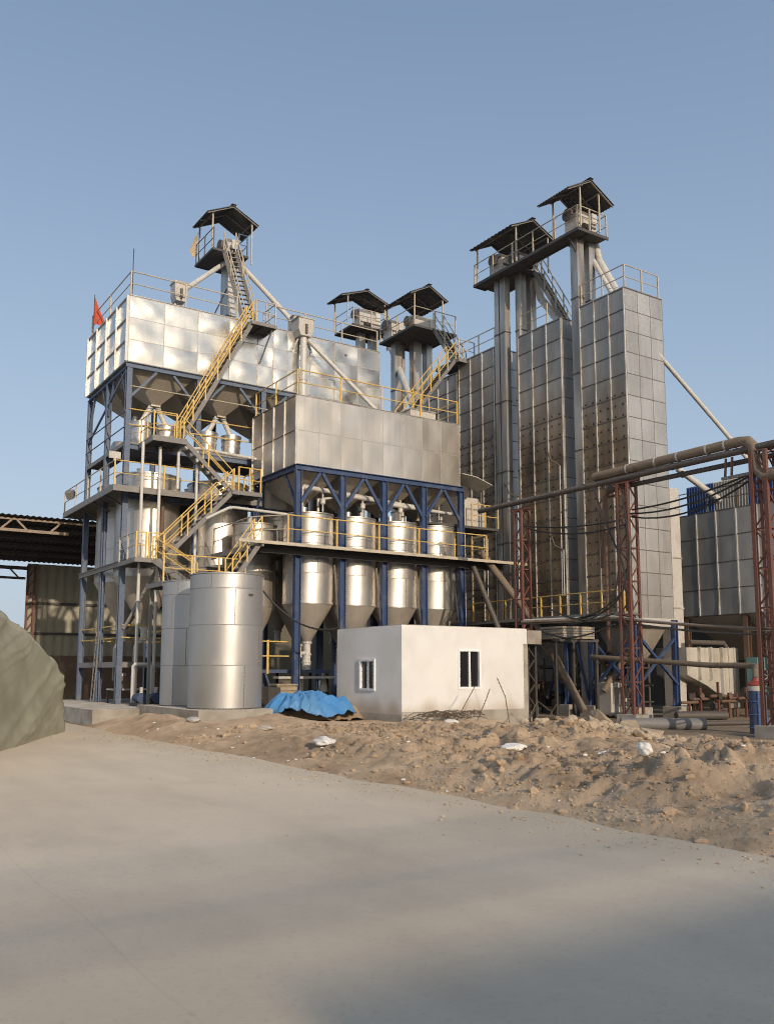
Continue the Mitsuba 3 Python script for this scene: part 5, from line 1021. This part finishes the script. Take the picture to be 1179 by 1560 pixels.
part(sh, 'brick_wall', M().box(11.4, 27.4, 56.0, 56.3, -0.1, 2.6), 'brick')
fa = thing('factory_building', 'dark brown factory wall closing the yard behind the silos and dryers', 'building')
part(fa, 'wall', M().box(21.5, 70, 50, 50.4, -0.1, 7.0), 'wall_olive'); part(fa, 'roof_edge', M().box(21.4, 70, 49.9, 50.5, 7.0, 7.2), 'roof_sheet')

# ------------------------------------------------------------------ olive tarpaulin over a stack
A, Bp = np.array((0.6, 14.0)), np.array((6.5, 26.35)); L = np.linalg.norm(Bp - A); ud = (Bp - A) / L; nd = np.array((-ud[1], ud[0]))
ns, nc = 190, 96; V = []
for i in range(ns + 1):
    s = i / ns
    end = 1 - s; e = min(1.0, end * L / 0.35)
    dm = end * L; ridge = 2.08 + 0.19 * min(dm, 8)
    prof = [(0.0, 0.0), (0.06, 0.32), (0.14, 0.66), (0.26, 0.90), (0.48, 1.0), (2.8, 1.0), (3.6, 0.85), (4.2, 0.4), (4.4, 0.0)]
    for j in range(nc + 1):
        c = j / nc; q = c * 8; a = min(7, int(q)); t = q - a; cx = prof[a][0] + (prof[a + 1][0] - prof[a][0]) * t; cz = ridge * (prof[a][1] + (prof[a + 1][1] - prof[a][1]) * t)
        p = A + ud * (s * L) + nd * cx
        V.append((p[0], p[1], max(0.0, cz), s, c))
V = np.array(V)
dist = (1 - V[:, 3]) * L; zz_ = V[:, 2]
wob = meshkit.fbm(np.stack([dist * 0.5, zz_ * 0.7, 0 * dist], 1), 3, 4)
qd = zz_ * 1.5 + 0.42 * dist + 0.5 * wob
def ridged(q, k): return (1 - np.abs(2 * meshkit.noise(np.stack([q, 0 * q + 0.5, 0 * q], 1), k) - 1)) ** 4
fold = 0.13 * ridged(qd * 0.9, 5) + 0.075 * ridged(qd * 2.3 + 0.6 * wob, 6) + 0.04 * ridged(dist * 1.6 + 0.8 * wob, 7) * np.clip(1.4 - zz_, 0, 1) + 0.06 * (wob - 0.5)
low = np.clip(zz_ / 0.25, 0, 1)
V[:, 0] -= nd[0] * fold * (0.35 + 0.65 * low); V[:, 1] -= nd[1] * fold * (0.35 + 0.65 * low); V[:, 2] += 0.06 * fold * np.clip((zz_ - 0.5), 0, 1)
idx = np.arange((ns + 1) * (nc + 1)).reshape(ns + 1, nc + 1)
F_ = np.stack([idx[:-1, :-1].ravel(), idx[1:, :-1].ravel(), idx[1:, 1:].ravel(), idx[:-1, 1:].ravel()], 1)
V3 = V[:, :3]; capv = []; nb_ = len(V3); ring = idx[-1]
c0 = V3[ring].mean(0); rows = [ring]; VV = [V3]
for k in range(1, 7):
    t = k / 6; rr = V3[ring] + np.array([*(ud * (0.12 * math.sin(t * 1.57))), 0]); cen = np.array((c0[0], c0[1], 0.0)); q = cen + (rr - cen) * (1 - t); q[:, :2] += ud * 0.05 * t
    VV.append(q); rows.append(np.arange(nc + 1) + nb_ + (k - 1) * (nc + 1))
V3 = np.vstack(VV); F2 = [F_]
for a, b in zip(rows[:-1], rows[1:]): F2.append(np.stack([a[:-1], b[:-1], b[1:], a[1:]], 1))
solo('olive_tarpaulin', (V3, np.vstack(F2)), 'tarp_olive', 'olive green tarpaulin draped over a long stack at the left edge', 'tarpaulin', True)

# ------------------------------------------------------------------ blue tarpaulin on a dirt heap
def dome(cx, cy, rx_, ry_, h, amp, seed, rot=0.0, n=90, pleats=0.0, zoff=0.0, pw=1.0):
    g = np.linspace(-1, 1, n); X, Y = np.meshgrid(g, g); r = np.sqrt(X ** 2 + Y ** 2)
    R = 1 + 0.18 * (meshkit.fbm(np.stack([np.cos(np.arctan2(Y, X)) * 1.3 + 5, np.sin(np.arctan2(Y, X)) * 1.3, 0 * X], -1), 3, seed) - 0.5) * 2
    q = np.clip(r / R, 0, 1); Z = h * np.clip(1 - q ** 2, 0, 1) ** pw
    wx, wy = X * rx_, Y * ry_; P = np.stack([wx, wy, 0 * X], -1)
    Z = Z + amp * (meshkit.fbm(P * 1.8 + seed, 5, seed) - 0.5) * (q < 0.999)
    if pleats: Z = Z + pleats * np.abs(np.sin(np.arctan2(Y, X + 0.2) * 9 + 4 * meshkit.fbm(P * 1.5, 3, seed + 2))) * q * (1 - q ** 6) + pleats * 0.8 * (1 - np.abs(2 * meshkit.fbm(P * 1.6 + 40, 3, seed + 5) - 1)) ** 3
    x = cx + wx * math.cos(rot) - wy * math.sin(rot); y = cy + wx * math.sin(rot) + wy * math.cos(rot)
    Z = Z + height(x, y) + zoff; ok = q < 0.97
    id_ = np.arange(n * n).reshape(n, n); cells = ok[:-1, :-1] & ok[1:, :-1] & ok[1:, 1:] & ok[:-1, 1:]
    ff = np.stack([id_[:-1, :-1][cells], id_[:-1, 1:][cells], id_[1:, 1:][cells], id_[1:, :-1][cells]], 1)
    used = np.unique(ff); mp = -np.ones(n * n, int); mp[used] = np.arange(len(used))
    return np.stack([x.ravel(), y.ravel(), Z.ravel()], 1)[used], mp[ff]
solo('dirt_heap', dome(14.0, 24.8, 1.7, 1.1, 0.68, 0.3, 3, 0.1), 'dirt', 'heap of brown earth half covered by the blue tarpaulin', 'heap', True)
solo('blue_tarpaulin', dome(13.25, 24.2, 1.45, 1.05, 0.70, 0.22, 8, -0.25, 130, 0.19, 0.06, 0.75), 'tarp_blue', 'crumpled bright blue tarpaulin over a heap beside the white room', 'tarpaulin', 28)

# ------------------------------------------------------------------ rubble, bags, rebar
sizes = [(15.1, 14.4, 0.34), (14.7, 13.9, 0.3), (15.6, 13.9, 0.36), (15.9, 13.6, 0.3), (14.9, 13.2, 0.24), (14.2, 13.6, 0.22), (15.3, 13.1, 0.22), (16.2, 14.2, 0.25), (14.4, 14.4, 0.26), (15.45, 14.7, 0.38), (13.6, 13.1, 0.18), (16.5, 13.4, 0.2), (13.9, 14.2, 0.2), (14.6, 12.7, 0.18)]
desc = ['tall slab', 'squat block', 'leaning slab', 'flat piece', 'small wedge', 'left wedge', 'front wedge', 'right block', 'rear left block', 'topmost block', 'far left lump', 'far right lump', 'left outer lump', 'front left lump']
for i, (x, y, s) in enumerate(sizes):
    pts = rng.normal(size=(14, 3)) * (1, 0.7, 0.75); h = trimesh.Trimesh(pts).convex_hull; h.vertices *= s / np.abs(h.vertices).max() * 0.9
    h.apply_transform(trimesh.transformations.euler_matrix(*rng.uniform(-0.6, 0.6, 2), rng.uniform(0, 6.28)))
    h.apply_translation((x, y, gz_at(x, y) + s * 0.45 + (0.2 if i in (0, 2, 9) else 0.05)))
    solo('broken_concrete', (h.vertices, h.faces), 'rubble_stone', f'{desc[i]} of broken concrete in the rubble pile before the middle lattice post', 'rubble')
rmh = M()
for k in range(220):
    x, y = rng.normal(14.8, 1.0), rng.normal(13.7, 0.55); s = rng.uniform(0.04, 0.13); i = rng.integers(6)
    rmh.add(bv[i] * s * (1, 0.8, 0.6) + (x, y, gz_at(x, y) + 0.25 * math.exp(-((x - 15) ** 2 + (y - 13.9) ** 2)) + s * 0.2), base[i].faces)
solo('rubble_crumbs', rmh, 'rubble_stone', 'small broken pieces spread over the rubble pile', 'rubble', kind='stuff')
bags = [(8.75, 15.45, 0.24, 'flat white slab fragment by the road edge below the blue tarpaulin'), (9.35, 8.1, 0.09, 'upright white plastic bag in the dirt at right'), (9.0, 18.6, 0.14, 'pale torn sack lying in the dirt right of the tank plinth'), (11.0, 10.2, 0.14, 'dirty pale plastic sheet in the dirt before the rubble'), (15.4, 20.1, 0.16, 'pale plastic scrap on the earth before the white room'), (17.6, 18.2, 0.16, 'white scrap of sheet near the right end of the white room'), (10.0, 11.4, 0.18, 'pale plastic scrap left of the rubble pile'), (8.75, 22.3, 0.2, 'pale stone lump on the earth below the base slab')]
for i, (x, y, s, l) in enumerate(bags):
    v, f = lump(s, 11 + i, 3, (1.4, 0.9, 1.0 if i == 1 else 0.4), 0.9)
    a = rng.uniform(0, 3); v = v @ np.array([[math.cos(a), -math.sin(a), 0], [math.sin(a), math.cos(a), 0], [0, 0, 1]]).T
    solo('plastic_scrap', (v + (x, y, gz_at(x, y) + s * (0.7 if i == 1 else 0.25)), f), 'bag_white' if i != 2 and i != 7 else 'sheet_pale', l, 'scrap', True)
wp = M()
for k in range(90):
    x, y = (rng.uniform(7.7, 9.6), rng.uniform(14.5, 24)) if k % 2 else (rng.uniform(7.8, 11.5), rng.uniform(6, 16)); s = rng.uniform(0.012, 0.035); i = rng.integers(6)
    wp.add(bv[i] * s * (1.3, 0.9, 0.5) + (x, y, gz_at(x, y) + s * 0.3), base[i].faces)
solo('white_chips', wp, 'bag_white', 'small white chips of plastic and plaster scattered in the dirt', 'litter', kind='stuff')
tw = M()
for k in range(60):
    x, y = rng.normal(15.9, 0.7), rng.normal(20.9, 0.35); a = rng.uniform(0, 6.28); l = rng.uniform(0.3, 0.9); z = gz_at(x, y) + rng.uniform(0.02, 0.2)
    d = np.array((math.cos(a), math.sin(a), rng.uniform(-0.1, 0.25))) * l / 2; c = np.array((x, y, z + 0.05)); w = np.array((0, 0, rng.uniform(0.02, 0.12)))
    tw.tube([c - d, c + w, c + d], 0.011, 5)
solo('twig_pile', tw, 'twig', 'tangled pile of dry twigs and rebar offcuts before the white room', 'twigs', kind='stuff')
rods = [((16.0, 20.7), (16.9, 20.9), 1.0), ((16.7, 20.6), (17.3, 20.7), 0.9), ((17.7, 20.3), (17.5, 20.6), 1.25), ((18.2, 20.2), (18.9, 20.4), 0.75), ((19.6, 20.2), (18.9, 20.4), 0.78), ((18.4, 20.0), (18.75, 20.2), 0.6), ((19.0, 20.3), (19.3, 20.0), 0.7)]
for i, (p, q, h) in enumerate(rods):
    a = np.array((*p, gz_at(*p) - 0.05)); b = np.array((*q, gz_at(*q) + h)); m_ = (a + b) / 2 + (0.08, 0, 0.12)
    pipe('rebar_rod', ('first', 'second', 'third', 'fourth', 'sixth', 'fifth', 'seventh')[i] + ' thin bent rod from the left sticking out before the white room', [a, m_, b], 0.014, 'twig', 5, 'rod', 'bent rods before the room')

# ------------------------------------------------------------------ behind the photographer: a shed and trees whose shade falls on the road
wh = thing('warehouse', 'large plain warehouse standing behind the photographer', 'building')
part(wh, 'wall', M().box(-0.8, 38, -40, -25.0, -0.1, 8.6), 'wall_olive')
part(wh, 'roof', M().prism([(-1.1, 8.6), (38.4, 8.6), (38.4, 8.8), (-1.1, 8.8)], 'y', -40.4, -24.8), 'roof_sheet')
for k, (tx, ty, th, tr, l) in enumerate(((-0.3, -22.5, 7.3, 1.2, 'slim'), (2.0, -23.2, 7.9, 1.4, 'broad'), (5.0, -22.5, 8.0, 1.6, 'tallest'))):
    t = thing('roadside_tree', f'{l} leafy tree in front of the warehouse behind the photographer', 'tree')
    part(t, 'trunk', M().tube([(tx, ty, -0.1), (tx + 0.1, ty, th * 0.4), (tx, ty + 0.1, th * 0.8)], [0.16, 0.12, 0.05], 8), 'twig', True)
    rt = np.random.default_rng(50 + k); lm = M()
    for q in range(2600):
        d = rt.normal(size=3); d /= np.linalg.norm(d); c = np.array((tx, ty, th - tr * 0.6)) + d * (tr, tr, tr * 0.7) * rt.uniform(0.3, 1.05) ** 0.6 * (0.75 + 0.5 * meshkit.noise(d * 2.2 + k)); a = rt.normal(size=3); a /= np.linalg.norm(a); b = np.cross(a, rt.normal(size=3)); b /= np.linalg.norm(b)
        lm.add([c - a * 0.16, c + b * 0.07, c + a * 0.16, c - b * 0.07], [[0, 1, 2, 3]])
    part(t, 'crown', lm, 'leaf')
wl_ = thing('cable_tray', 'level cable tray on poles running above the warehouse roof', 'tray')
for z, w in ((9.0, 0.08), (9.25, 0.06), (9.6, 0.05)): part(wl_, 'tray', M().bar((-6, -24.0, z), (30, -24.0, z), 0.06, w), 'beam_grey')
for x in (-6, 12, 30): part(wl_, 'pole', M().bar((x, -24.1, -0.1), (x, -24.1, 10), 0.12, 0.12), 'beam_grey')
